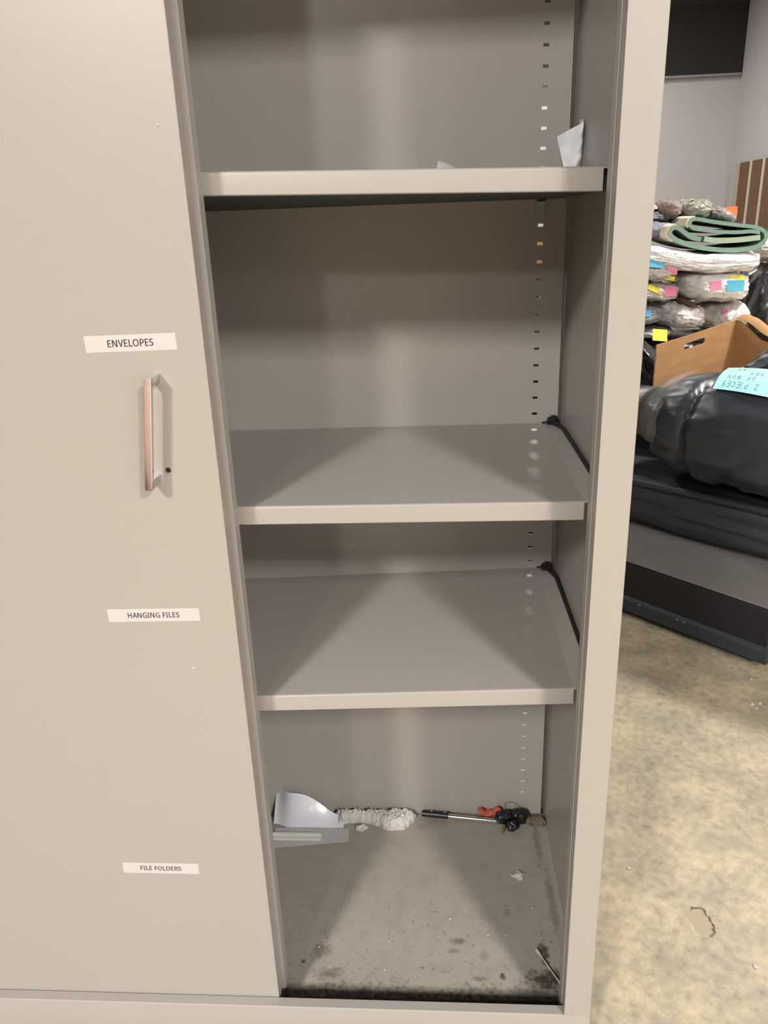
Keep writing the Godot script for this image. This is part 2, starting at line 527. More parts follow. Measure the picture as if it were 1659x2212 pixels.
func cabinet() -> void:
	var c := thing("storage_cabinet", "tall beige metal storage cabinet with a sliding door and open shelves", "cabinet", CAB)
	var L := -1.22
	var TOP := 1.9
	# back panel: real slots cut through it
	var b := MB.new()
	var z0 := BACK - 0.0012
	var rows: Array = []
	for n in 54:
		rows.append(1.6714 - 0.0296 * n)
	var sx0 := -0.0575
	var sx1 := -0.0485
	b.box(Vector3(L + 0.004, 0.03, z0), Vector3(sx0, TOP, BACK))
	b.box(Vector3(sx1, 0.03, z0), Vector3(-0.011, TOP, BACK))
	var prev := TOP
	for y in rows:
		b.box(Vector3(sx0, y + 0.0024, z0), Vector3(sx1, prev, BACK))
		prev = y - 0.0024
	b.box(Vector3(sx0, 0.03, z0), Vector3(sx1, prev, BACK))
	part(c, "back_panel", b.mesh(), M.paint)
	# right side with its return flange behind the gap
	b = MB.new()
	b.box(Vector3(-0.0022, 0.0, -0.535), Vector3(-0.0006, TOP + 0.005, -0.003))
	b.box(Vector3(-0.035, 0.0, -0.535), Vector3(-0.0022, TOP, -0.5335))
	part(c, "side_panel", b.mesh(), M.paint)
	b = MB.new()
	b.box(Vector3(L, 0.0, -0.535), Vector3(L + 0.003, TOP + 0.005, -0.003))
	b.box(Vector3(L + 0.003, 0.0, -0.535), Vector3(L + 0.03, TOP, -0.512))
	part(c, "side_panel", b.mesh(), M.paint)
	b = MB.new()
	b.box(Vector3(L - 0.003, TOP, -0.536), Vector3(0.0, TOP + 0.03, 0.0), 0.002)
	part(c, "top_panel", b.mesh(), M.paint)
	# front frame: stiles with a stepped jamb
	b = MB.new()
	b.box(Vector3(-0.0415, 0.0885, -0.0022), Vector3(0.0, TOP, 0.0), 0.0009)
	b.box(Vector3(-0.0398, 0.02, -0.028), Vector3(-0.0384, TOP, -0.0022))
	b.box(Vector3(-0.0415, 0.02, -0.05), Vector3(-0.0398, TOP, -0.0275), 0.0005)
	b.box(Vector3(-0.0415, 0.02, -0.05), Vector3(-0.0385, TOP, -0.0485), 0.0003)
	part(c, "stile", b.mesh(), M.paint)
	b = MB.new()
	b.box(Vector3(L, 0.0885, -0.0022), Vector3(L + 0.0415, TOP, 0.0), 0.0009)
	b.box(Vector3(L + 0.04, 0.02, -0.05), Vector3(L + 0.0415, TOP, -0.0022))
	part(c, "stile", b.mesh(), M.paint)
	b = MB.new()
	b.extrude(PackedVector2Array([Vector2(-0.0008, 0.0), Vector2(-0.0008, 0.0875), Vector2(-0.0012, 0.0885), Vector2(-0.0022, 0.09), Vector2(-0.0175, 0.09), Vector2(-0.0175, 0.02), Vector2(-0.019, 0.02), Vector2(-0.019, 0.0)]), L, 0.0, func(p: Vector2, t: float): return Vector3(t, p.y, p.x), 30)
	part(c, "bottom_rail", b.mesh(), M.paint)
	# floor panel with the dirt of years and shade painted along its front
	b = MB.new()
	b.extrude(PackedVector2Array([Vector2(-0.509, 0.0), Vector2(-0.066, 0.0), Vector2(-0.062, -0.003), Vector2(-0.062, -0.035), Vector2(-0.064, -0.035), Vector2(-0.064, -0.005), Vector2(-0.509, -0.005)]), L + 0.004, -0.0025, func(p: Vector2, t: float): return Vector3(t, p.y + 0.0345 + 0.01 * (t + 0.6365) / 0.642, p.x), 50)
	part(c, "floor_panel", b.mesh(), dirt_and_shade_paint())
	# shelves
	var hs := [[1.785, 1.785, 1.785, 1.785], [1.3637, 1.3508, 1.3535, 1.352], [0.9404, 0.9412, 0.9415, 0.9435], [0.6355, 0.6503, 0.6314, 0.6513]]
	for h in hs:
		var s := part(c, "shelf", shelf_mesh(h[0], h[1], h[2], h[3], 0.027), M.paint)
		if h[0] < 1.7 and h[0] > 1.3:
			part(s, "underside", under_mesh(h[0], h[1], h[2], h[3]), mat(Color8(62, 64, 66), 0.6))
		if h[0] < 1.7:
			# steel clip hooked into a slot under the back right corner
			var k := MB.new()
			var y: float = h[3] - 0.027
			k.extrude(round_poly([Vector2(-0.0615, y - 0.001), Vector2(-0.0465, y - 0.001), Vector2(-0.048, y - 0.03), Vector2(-0.053, y - 0.034), Vector2(-0.0605, y - 0.037)], 0.002), BACK + 0.0002, BACK + 0.0045, func(p: Vector2, t: float): return Vector3(p.x, p.y, t))
			k.box(Vector3(-0.0615, y - 0.003, BACK + 0.0002), Vector3(-0.0465, y - 0.0008, BACK + 0.018), 0.0004)
			part(s, "clip", k.mesh(), M.steel)
		if h[0] < 1.3:
			# dark sealing cord squeezed out at the back right corner and along the side
			var g := MB.new()
			var gn := noise(int(h[0] * 100), 60.0, 3)
			g.puff(Vector3(-0.021, h[3] + 0.005, BACK + 0.009), Basis.from_euler(Vector3(0.3, 0.4, 0.5)), Vector3(0.011, 0.009, 0.008), 2.2, func(q: Vector3): return gn.get_noise_3dv(q * 0.05) * 0.005, 8)
			g.tube(PackedVector3Array([Vector3(-0.019, h[3] + 0.002, BACK + 0.008), Vector3(-0.0085, h[3] + 0.002, BACK + 0.05), Vector3(-0.0075, h[3] + 0.001, BACK + 0.2), Vector3(-0.0065, h[3], -0.11)]), PackedFloat32Array([0.0055, 0.004, 0.0032, 0.0028]), 8)
			g.tube(PackedVector3Array([Vector3(-0.06 + 0.02, h[3] + 0.001, BACK + 0.002), Vector3(-0.02, h[3] + 0.003, BACK + 0.004)]), PackedFloat32Array([0.0012, 0.004]), 8)
			part(s, "sealing_cord", g.mesh(), M.black_rubber)
	# bracket ends seen beside the shelf fronts
	# sliding doors
	b = MB.new()
	b.box(Vector3(L + 0.042, 0.07, -0.0715), Vector3(-0.505, TOP - 0.01, -0.0492), 0.0012)
	part(c, "rear_door", b.mesh(), M.paint)
	b = MB.new()
	b.box(Vector3(L + 0.012, 0.078, -0.0452), Vector3(-0.5098, TOP - 0.01, -0.0191), 0.0014)
	var d := part(c, "sliding_door", b.mesh(), M.paint)
	# handle: a square chrome bow, hung slightly out of plumb
	b = MB.new()
	var hx := func(p: Vector3) -> Vector3:
		var rel := p - Vector3(-0.5815, 1.0685, 0)
		return Vector3(-0.5815 + rel.x + rel.y * 0.132, 1.0685 + rel.y, p.z)
	var prof := round_poly(rect(0.0048, 0.0034), 0.0011, 3)
	var bow := PackedVector3Array()
	b.extrude(prof, 0.0, 1.0, func(p: Vector2, t: float): return hx.call(Vector3(-0.5815 + p.x, lerpf(1.0005, 1.1365, t), 0.0105 + p.y)), 60)
	for yy in [1.0045, 1.1325]:
		b.extrude(round_poly(rect(0.0048, 0.0056), 0.0011, 3), 0.0, 1.0, func(p: Vector2, t: float): return hx.call(Vector3(-0.5815 + p.x, yy + p.y, lerpf(-0.0192, 0.0138, t))), 60)
	part(d, "handle", b.mesh(), M.chrome)
	# small lock: a dark plug in a thin ring
	b = MB.new()
	b.lathe(Vector3(-0.5739, 1.0153, -0.0191), Vector3(0, 0, 1), PackedVector2Array([Vector2(0.0046, 0.0), Vector2(0.0046, 0.0012), Vector2(0.0036, 0.0014), Vector2(0.0035, 0.0006)]), 24)
	part(d, "lock_ring", b.mesh(), M.paint)
	b = MB.new()
	b.lathe(Vector3(-0.5739, 1.0153, -0.0191), Vector3(0, 0, 1), PackedVector2Array([Vector2(0.0036, 0.0002), Vector2(0.0035, 0.0009), Vector2(0.002, 0.0011), Vector2(0.0, 0.0011)]), 24)
	part(d, "lock_plug", b.mesh(), M.black_plastic)
	for q in [Vector2(-0.533, 1.4074), Vector2(-0.5774, 0.7265)]:
		b = MB.new()
		var cn := noise(int(q.y * 100), 30.0, 2)
		b.puff(Vector3(q.x, q.y, -0.0188), Basis(), Vector3(0.0021, 0.0017, 0.0007), 2.0, func(p: Vector3): return cn.get_noise_3dv(p * 0.03) * 0.001, 5)
		part(d, "paint_chip", b.mesh(), M.paper)
	name_strip(d, "ENVELOPES", Vector2(-0.5989, 1.17485), 0.1125, 0.0200, 0.5, 0.010)
	name_strip(d, "HANGING FILES", Vector2(-0.6226, 0.8092), 0.1282, 0.0195, 0.56, 0.0105)
	name_strip(d, "FILE FOLDERS", Vector2(-0.6746, 0.36365), 0.1213, 0.0205, 0.535, -0.004)

func name_strip(d: Node3D, words: String, c: Vector2, w: float, h: float, fill: float, tilt: float) -> void:
	var bas := Transform3D(Basis(Vector3(0, 0, 1), tilt), Vector3(c.x, c.y, -0.0190))
	var b := MB.new()
	b.extrude(PackedVector2Array([Vector2(-w, -h) / 2, Vector2(w, -h) / 2, Vector2(w, h) / 2, Vector2(-w, h) / 2]), 0.0, 0.00035, func(p: Vector2, t: float): return bas * Vector3(p.x, p.y, t))
	var mesh := b.mesh()
	mesh.surface_set_material(0, M.paper)
	var t := TextMesh.new()
	var f := SystemFont.new()
	f.font_names = PackedStringArray(["Droid Sans"])
	var fv := FontVariation.new()
	fv.base_font = f
	fv.variation_embolden = 0.35
	t.font = fv
	t.text = words
	t.font_size = 32
	t.pixel_size = 0.001
	t.depth = 0.01
	t.curve_step = 1.0
	var a := t.get_mesh_arrays()
	var bb := t.get_aabb()
	var sc := w * fill / bb.size.x
	var o := MB.new()
	var vs: PackedVector3Array = a[Mesh.ARRAY_VERTEX]
	var ns: PackedVector3Array = a[Mesh.ARRAY_NORMAL]
	var ix: PackedInt32Array = a[Mesh.ARRAY_INDEX] if a[Mesh.ARRAY_INDEX] != null else PackedInt32Array(range(vs.size()))
	var mid := bb.get_center()
	for i in ix:
		var p := (vs[i] - mid) * sc
		o.v.append(bas * Vector3(p.x, p.y, 0.0004 + signf(p.z) * 0.0001))
		o.n.append(bas.basis * ns[i])
		o.uv.append(Vector2.ZERO)
	o.into(mesh)
	mesh.surface_set_material(1, M.ink)
	var s := part(d, "name_strip", mesh, null)
	s.set_meta("label", "white paper strip reading " + words)

func dirt_and_shade_paint() -> StandardMaterial3D:
	# the floor panel's paint with stains and painted front shade: u runs along x (-0.66 .. 0), v along z (back .. front)
	var W := 1024
	var H := 704
	var n1 := noise(41, 0.012, 5)
	var n2 := noise(42, 0.05, 4)
	var base := Vector3(152, 146, 136)
	var out := PackedByteArray()
	out.resize(W * H * 3)
	# stains: x, z, radius x, radius z, strength (world metres)
	var spots := [[-0.205, -0.175, 0.018, 0.008, 0.5], [-0.215, -0.155, 0.012, 0.006, 0.4], [-0.13, -0.105, 0.006, 0.008, 0.9], [-0.09, -0.093, 0.006, 0.007, 0.8], [-0.16, -0.145, 0.012, 0.012, 0.25], [-0.05, -0.15, 0.009, 0.03, 0.95], [-0.46, -0.15, 0.02, 0.02, 0.45], [-0.49, -0.13, 0.005, 0.005, 0.8], [-0.03, -0.1, 0.06, 0.022, 1.0], [-0.09, -0.075, 0.03, 0.016, 0.7], [-0.03, -0.49, 0.04, 0.02, 0.8], [-0.03, -0.42, 0.012, 0.09, 0.35], [-0.02, -0.27, 0.01, 0.12, 0.35], [-0.44, -0.105, 0.03, 0.015, 0.5], [-0.1, -0.495, 0.08, 0.012, 0.3], [-0.25, -0.24, 0.01, 0.004, 0.3], [-0.34, -0.25, 0.004, 0.006, 0.3], [-0.11, -0.24, 0.008, 0.012, 0.3], [-0.17, -0.1, 0.015, 0.006, 0.5]]
	for j in H:
		var z := lerpf(-0.51, -0.06, (j + 0.5) / H)
		for i in W:
			var x := lerpf(-0.66, 0.0, (i + 0.5) / W)
			var p := Vector2(i, j)
			var a := n1.get_noise_2dv(p)
			var f := n2.get_noise_2dv(p)
			var g := 0.05 + maxf(a, 0.0) * 0.12
			# rail shade painted in with grime along the front lip, grime into the right-hand edge
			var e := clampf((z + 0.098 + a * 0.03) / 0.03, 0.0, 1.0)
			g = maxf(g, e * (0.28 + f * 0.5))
			if f > 0.36:
				g = maxf(g, (f - 0.36) * 2.2 * clampf(0.35 + (z + 0.3) * 2.0, 0.1, 1.0))
			for s in spots:
				var dx: float = (x - s[0]) / s[2]
				var dz: float = (z - s[1]) / s[3]
				if absf(dx) < 1.8 and absf(dz) < 1.8:
					var r := sqrt(dx * dx + dz * dz) + f * 0.55 + a * 0.5
					g = maxf(g, clampf((1.1 - r) * 1.3, 0.0, 1.0) * s[4] * 0.8)
			g = clampf(g, 0.0, 0.92)
			var k := (j * W + i) * 3
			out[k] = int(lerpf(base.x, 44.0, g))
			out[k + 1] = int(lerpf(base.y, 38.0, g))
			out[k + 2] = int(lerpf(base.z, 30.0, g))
	var m := mat(Color.WHITE, 0.5)
	m.albedo_texture = ImageTexture.create_from_image(Image.create_from_data(W, H, false, Image.FORMAT_RGB8, out))
	m.uv1_triplanar = true
	m.uv1_world_triplanar = true
	m.uv1_triplanar_sharpness = 8.0
	# triplanar looks the top up with (x, z)
	m.uv1_scale = Vector3(1.0 / 0.66, 1.0, 1.0 / 0.45)
	m.uv1_offset = Vector3(1.0, 0.0, 0.51 / 0.45)
	return m

# ---------------------------------------------------------------- what lies on the shelves
func fy(x: float) -> float:
	return 0.0345 + 0.01 * (x + 0.6365) / 0.642

func ragged(c: Vector3, pts: PackedVector2Array, th: float, sd: int, amp: float) -> ArrayMesh:
	# a flat slab of crumbly foam with a torn outline (pts in x, z)
	var b := MB.new()
	var nn := noise(sd, 90.0, 3)
	var out := PackedVector2Array()
	for i in pts.size():
		var p := pts[i]
		var q := pts[(i + 1) % pts.size()]
		var k := maxi(2, int(p.distance_to(q) / 0.0055))
		for s in k:
			var r := p.lerp(q, float(s) / k)
			out.append(r + Vector2(nn.get_noise_2d(r.x, r.y * 1.7), nn.get_noise_2d(r.x * 1.3 + 5.0, r.y)) * amp)
	var all := PackedVector2Array(out)
	var lo := out[0]
	var hi := out[0]
	for p in out:
		lo = lo.min(p)
		hi = hi.max(p)
	var rg := RandomNumberGenerator.new()
	rg.seed = sd
	var st := 0.0034
	var y0 := lo.y
	while y0 < hi.y:
		var x0 := lo.x
		while x0 < hi.x:
			var p := Vector2(x0, y0) + Vector2(rg.randf_range(-1, 1), rg.randf_range(-1, 1)) * st * 0.35
			if Geometry2D.is_point_in_polygon(p, out):
				all.append(p)
			x0 += st
		y0 += st
	var hgt := func(p: Vector2) -> float:
		var d := 1.0
		for i in out.size():
			d = minf(d, p.distance_to(Geometry2D.get_closest_point_to_segment(p, out[i], out[(i + 1) % out.size()])))
		return th * (0.42 + 0.58 * smoothstep(0.0, 0.009, d)) + nn.get_noise_3d(p.x * 2.2, 3.0, p.y * 2.2) * th * 0.28 + nn.get_noise_3d(p.x * 5.0, 9.0, p.y * 5.0) * th * 0.14
	var hs := PackedFloat32Array()
	for p in all:
		hs.append(hgt.call(p))
	var ix := Geometry2D.triangulate_delaunay(all)
	for q in range(0, ix.size(), 3):
		var A := all[ix[q]]
		var B := all[ix[q + 1]]
		var C := all[ix[q + 2]]
		if not Geometry2D.is_point_in_polygon((A + B + C) / 3.0, out):
			continue
		var a := c + Vector3(A.x, hs[ix[q]], A.y)
		var bb := c + Vector3(B.x, hs[ix[q + 1]], B.y)
		var cc := c + Vector3(C.x, hs[ix[q + 2]], C.y)
		var n0 := (bb - a).cross(cc - a).normalized()
		if n0.y < 0:
			n0 = -n0
		b.tri(a, bb, cc, n0, n0, n0)
	for i in out.size():
		var p := out[i]
		var q := out[(i + 1) % out.size()]
		var j := (i + 1) % out.size()
		var side := Vector3(q.y - p.y, 0, p.x - q.x).normalized()
		b.quad(c + Vector3(p.x, 0.0005, p.y), c + Vector3(q.x, 0.0005, q.y), c + Vector3(q.x, hs[j], q.y), c + Vector3(p.x, hs[i], p.y), side)
	return b.mesh()

func debris() -> void:
	# --- upper shelf: torn tissue standing in the corner and a flat corner of paper
	var tissue := mat(Color8(226, 226, 228), 0.8)
	tissue.backlight_enabled = true
	tissue.backlight = Color(0.25, 0.25, 0.26)
	var b := MB.new()
	var tn := noise(77, 2.0, 2)
	b.sheet(14, 18, func(u: float, v: float):
		var w := lerpf(0.012, 0.062, pow(v, 0.8))
		var x := -0.0205 + (u - 0.42) * w + v * 0.006
		var y := 1.3525 + v * (0.072 + u * 0.016 - 0.012 * absf(u - 0.75))
		var fold := absf(u - 0.55) * 0.035 * (0.4 + v)
		x = minf(x, -0.006)
		return Vector3(x, y, -0.415 - fold + tn.get_noise_2d(u, v) * 0.006 - (0.05 * maxf(0.0, u - 0.75) * v)), 0.0006)
	solo("torn_tissue", b.mesh(), tissue, "torn white tissue standing in the right corner of the upper shelf", "paper scrap")
	b = MB.new()
	b.sheet(10, 8, func(u: float, v: float):
		var lift := 0.033 * (1.0 - u) * v + 0.003 * sin(u * 5.0) * v
		return Vector3(lerpf(-0.232, -0.163, u) + 0.006 * v, 1.3535 + lift, lerpf(-0.36, -0.42, v)), 0.0005)
	solo("paper_scrap", b.mesh(), tissue, "flat white paper corner just showing above the upper shelf edge", "paper scrap")
	# --- bottom of the cabinet
	var sheet := mat(Color8(204, 204, 210), 0.18)
	sheet.clearcoat_enabled = true
	sheet.clearcoat = 0.8
	b = MB.new()
	b.sheet(26, 14, func(u: float, v: float):
		var top := 0.072 * (1.0 - smoothstep(0.25, 1.0, u) * 0.86) * (0.9 + 0.1 * sin(minf(u * 6.0, 1.6)))
		var x := lerpf(-0.612, -0.452, u) + v * 0.004
		var roll := 0.026 * exp(-pow((u - 0.02) * 7.0, 2.0))
		return Vector3(x, fy(x) + 0.002 + v * top, -0.462 - v * 0.03 - roll * (0.5 + v * 0.5) + 0.004 * sin(u * 9.0) * v), 0.0006)
	solo("plastic_sheet", b.mesh(), sheet, "shiny white plastic sheet curled against the back of the bottom compartment", "plastic sheet")
	b = MB.new()
	b.sheet(16, 8, func(u: float, v: float):
		var x := lerpf(-0.601, -0.436, u) - 0.004 * v
		return Vector3(x, fy(x) + 0.0016 + 0.002 * sin(u * 4.0) * v, lerpf(-0.403 - 0.018 * u, -0.462, v)), 0.0006)
	solo("paper_sheet", b.mesh(), mat(Color8(176, 174, 178), 0.6), "flat pale grey paper lying under the white strip in the bottom compartment", "paper sheet")
	b = MB.new()
	b.box(Vector3(-0.622, fy(-0.6) + 0.004, -0.441), Vector3(-0.498, fy(-0.6) + 0.0075, -0.4225), 0.0006)
	b.box(Vector3(-0.622, fy(-0.6) + 0.0075, -0.441), Vector3(-0.502, fy(-0.6) + 0.0105, -0.4335), 0.0006)
	solo("plastic_strip", b.mesh(), mat(Color8(206, 204, 200), 0.5), "narrow white channel strip lying on the paper at the bottom left", "plastic strip")
	var foam := mat(Color8(186, 184, 178), 0.95)
	foam.normal_enabled = true
	foam.normal_texture = bump_tex(61, 0.12, 256, 8.0)
	foam.normal_scale = 0.35
	foam.uv1_triplanar = true
	foam.uv1_scale = Vector3(22, 22, 22)
	solo("foam_scrap", ragged(Vector3(0, fy(-0.4), 0), PackedVector2Array([Vector2(-0.475, -0.499), Vector2(-0.36, -0.503), Vector2(-0.31, -0.505), Vector2(-0.289, -0.494), Vector2(-0.303, -0.474), Vector2(-0.318, -0.457), Vector2(-0.352, -0.456), Vector2(-0.374, -0.468), Vector2(-0.402, -0.478), Vector2(-0.44, -0.476), Vector2(-0.462, -0.471)]), 0.026, 12, 0.0042), foam, "long torn slab of crumbly white foam at the back of the cabinet floor", "foam scrap")
	solo("foam_scrap", ragged(Vector3(0, fy(-0.4), 0), PackedVector2Array([Vector2(-0.424, -0.468), Vector2(-0.405, -0.472), Vector2(-0.396, -0.462), Vector2(-0.411, -0.451), Vector2(-0.423, -0.456)]), 0.011, 13, 0.004), foam, "crumb of brownish foam lying below the long torn foam slab", "foam scrap")
	solo("foam_scrap", ragged(Vector3(0, fy(-0.08), 0), PackedVector2Array([Vector2(-0.094, -0.331), Vector2(-0.083, -0.335), Vector2(-0.078, -0.343), Vector2(-0.067, -0.332), Vector2(-0.071, -0.32), Vector2(-0.08, -0.318), Vector2(-0.086, -0.326)]), 0.008, 15, 0.003), foam, "small white scrap alone on the right of the cabinet floor", "foam scrap")
	# telescopic rod with a black grip
	var t := thing("telescopic_rod", "silver telescopic rod with a black grip lying along the cabinet back", "rod", Vector3(-0.2, fy(-0.2), -0.49))
	var A := Vector3(-0.277, fy(-0.277) + 0.012, -0.497)
	var B := Vector3(-0.112, fy(-0.112) + 0.009, -0.477)
	var g0 := A.lerp(B, 0.36)
	b = MB.new()
	b.tube(PackedVector3Array([A, A.lerp(B, 0.02), A.lerp(B, 0.2), g0]), PackedFloat32Array([0.006, 0.0072, 0.0072, 0.0068]), 14)
	var grip := part(t, "grip", b.mesh(), M.black_plastic)
	b = MB.new()
	for k in [0.13, 0.31]:
		b = MB.new()
		b.tube(PackedVector3Array([A.lerp(B, k) + Vector3(0, 0.004, 0), A.lerp(B, k) + Vector3(0, 0.0098, 0.001)]), PackedFloat32Array([0.0024, 0.002]), 10)
		part(grip, "rivet", b.mesh(), M.chrome)
	b = MB.new()
	b.tube(PackedVector3Array([g0, B]), PackedFloat32Array([0.0052, 0.0047]), 14)
	part(t, "shaft", b.mesh(), M.chrome)
	b = MB.new()
	var en := noise(88, 40.0, 3)
	b.puff(Vector3(-0.095, fy(-0.09) + 0.014, -0.482), Basis.from_euler(Vector3(0.1, 0.2, -0.1)), Vector3(0.019, 0.014, 0.013), 3.0, func(q: Vector3): return en.get_noise_3dv(q * 0.03) * 0.003, 10)
	b.puff(Vector3(-0.062, fy(-0.06) + 0.016, -0.483), Basis.from_euler(Vector3(0.2, -0.3, 0.25)), Vector3(0.017, 0.015, 0.013), 3.4, func(q: Vector3): return en.get_noise_3dv(q * 0.03) * 0.003, 10)
	b.puff(Vector3(-0.079, fy(-0.08) + 0.009, -0.462), Basis.from_euler(Vector3(0.5, 0.3, 0.1)), Vector3(0.012, 0.009, 0.011), 3.0, func(q: Vector3): return en.get_noise_3dv(q * 0.03) * 0.003, 8)
	solo("plastic_clamp", b.mesh(), M.black_plastic, "lump of broken black plastic at the end of the silver rod", "plastic part")
	b = MB.new()
	var ring := PackedVector3Array()
	for k in 20:
		var a := PI * 1.15 * k / 19.0 - 0.25
		ring.append(Vector3(-0.08 + cos(a) * 0.016, fy(-0.08) + 0.026 + sin(a) * 0.016, -0.494 + 0.004 * sin(a * 2.0)))
	b.tube(ring, PackedFloat32Array([0.0008]), 6)
	solo("wire_ring", b.mesh(), M.steel, "thin grey wire loop standing above the black plastic lump", "wire")
	b = MB.new()
	var os := noise(90, 25.0, 2)
	for q in [[Vector3(-0.149, 0.024, -0.496), Vector3(-0.138, 0.013, -0.494)], [Vector3(-0.138, 0.013, -0.494), Vector3(-0.118, 0.015, -0.494)], [Vector3(-0.118, 0.015, -0.494), Vector3(-0.104, 0.026, -0.496)]]:
		var d: Vector3 = q[1] - q[0]
		b.puff((q[0] + q[1]) * 0.5 + Vector3(0, fy(-0.12), 0), Basis(Vector3(0, 0, 1), atan2(d.y, d.x)), Vector3(d.length() * 0.62, 0.006, 0.006), 3.0, func(p: Vector3): return os.get_noise_3dv(p * 0.04) * 0.003, 8)
	solo("orange_scrap", b.mesh(), mat(Color8(176, 84, 52), 0.6), "bent rust orange plastic piece behind the silver rod", "plastic part")
	b = MB.new()
	b.puff(Vector3(-0.098, fy(-0.1) + 0.005, -0.456), Basis(Vector3(0, 1, 0), 1.2), Vector3(0.012, 0.004, 0.003), 2.5, func(p: Vector3): return os.get_noise_3dv(p * 0.04) * 0.001, 6)
	solo("wood_chip", b.mesh(), mat(Color8(128, 98, 58), 0.8), "small tan chip in front of the black plastic lump", "wood chip")
	b = MB.new()
	var dn := noise(91, 30.0, 4)
	for q in [[-0.042, 0.012], [-0.026, 0.014], [-0.017, 0.016], [-0.03, 0.01]]:
		b.puff(Vector3(q[0], fy(q[0]) + 0.004, -0.49 + q[1] * 0.5), Basis(Vector3(0, 1, 0), q[0] * 60.0), Vector3(q[1], q[1] * 0.62, q[1] * 0.7), 2.0, func(p: Vector3): return dn.get_noise_3dv(p * 0.06) * 0.004, 9)
	var dust := solo("dust_clump", b.mesh(), mat(Color8(112, 98, 82), 1.0), "clump of brown dust in the back right corner of the cabinet", "dust")
	dust.set_meta("kind", "stuff")
	# cotton swab leaning in the front right corner
	t = thing("cotton_swab", "white cotton swab lying in the front right corner of the cabinet floor", "cotton swab", Vector3(-0.05, fy(-0.05), -0.12))
	var S0 := Vector3(-0.0635, fy(-0.06) + 0.0035, -0.156)
	var S1 := Vector3(-0.0275, fy(-0.03) + 0.0035, -0.083)
	b = MB.new()
	b.tube(PackedVector3Array([S0, S1]), PackedFloat32Array([0.0012]), 10)
	part(t, "stick", b.mesh(), M.paper)
	var sd := (S1 - S0).normalized()
	for s in [[S0, sd], [S1, -sd]]:
		b = MB.new()
		b.tube(PackedVector3Array([s[0] - s[1] * 0.003, s[0] - s[1] * 0.002, s[0], s[0] + s[1] * 0.006, s[0] + s[1] * 0.012, s[0] + s[1] * 0.015]), PackedFloat32Array([0.0004, 0.0018, 0.0027, 0.0029, 0.0019, 0.0012]), 12)
		part(t, "cotton_tip", b.mesh(), M.paper)
	# crumbs
	b = MB.new()
	var rng := RandomNumberGenerator.new()
	rng.seed = 5
	var cr: Array = [[-0.19, -0.245], [-0.22, -0.225], [-0.15, -0.19], [-0.115, -0.19], [-0.335, -0.175], [-0.44, -0.12], [-0.34, -0.115], [-0.465, -0.16], [-0.2, -0.1], [-0.06, -0.25], [-0.18, -0.46], [-0.22, -0.455]]
	for q in cr:
		var r := rng.randf_range(0.0012, 0.0024)
		b.puff(Vector3(q[0], fy(q[0]) + r * 0.5, q[1]), Basis(Vector3(0, 1, 0), rng.randf() * 6.0), Vector3(r, r * 0.6, r * rng.randf_range(0.5, 1.2)), 2.4, func(p: Vector3): return 0.0, 3)
	var cm := solo("foam_crumbs", b.mesh(), foam, "tiny white crumbs scattered over the cabinet floor", "crumbs")
	cm.set_meta("kind", "stuff")

# ---------------------------------------------------------------- black leather furniture behind the cabinet
const SO := Vector3(0.4037, 0, -1.525)
const SU := Vector3(0.6815, 0, 0.7318)
const SN := Vector3(0.7318, 0, -0.6815)

func sw(u: float, y: float, v: float) -> Vector3:
	return SO + SU * u + Vector3(0, y, 0) + SN * v

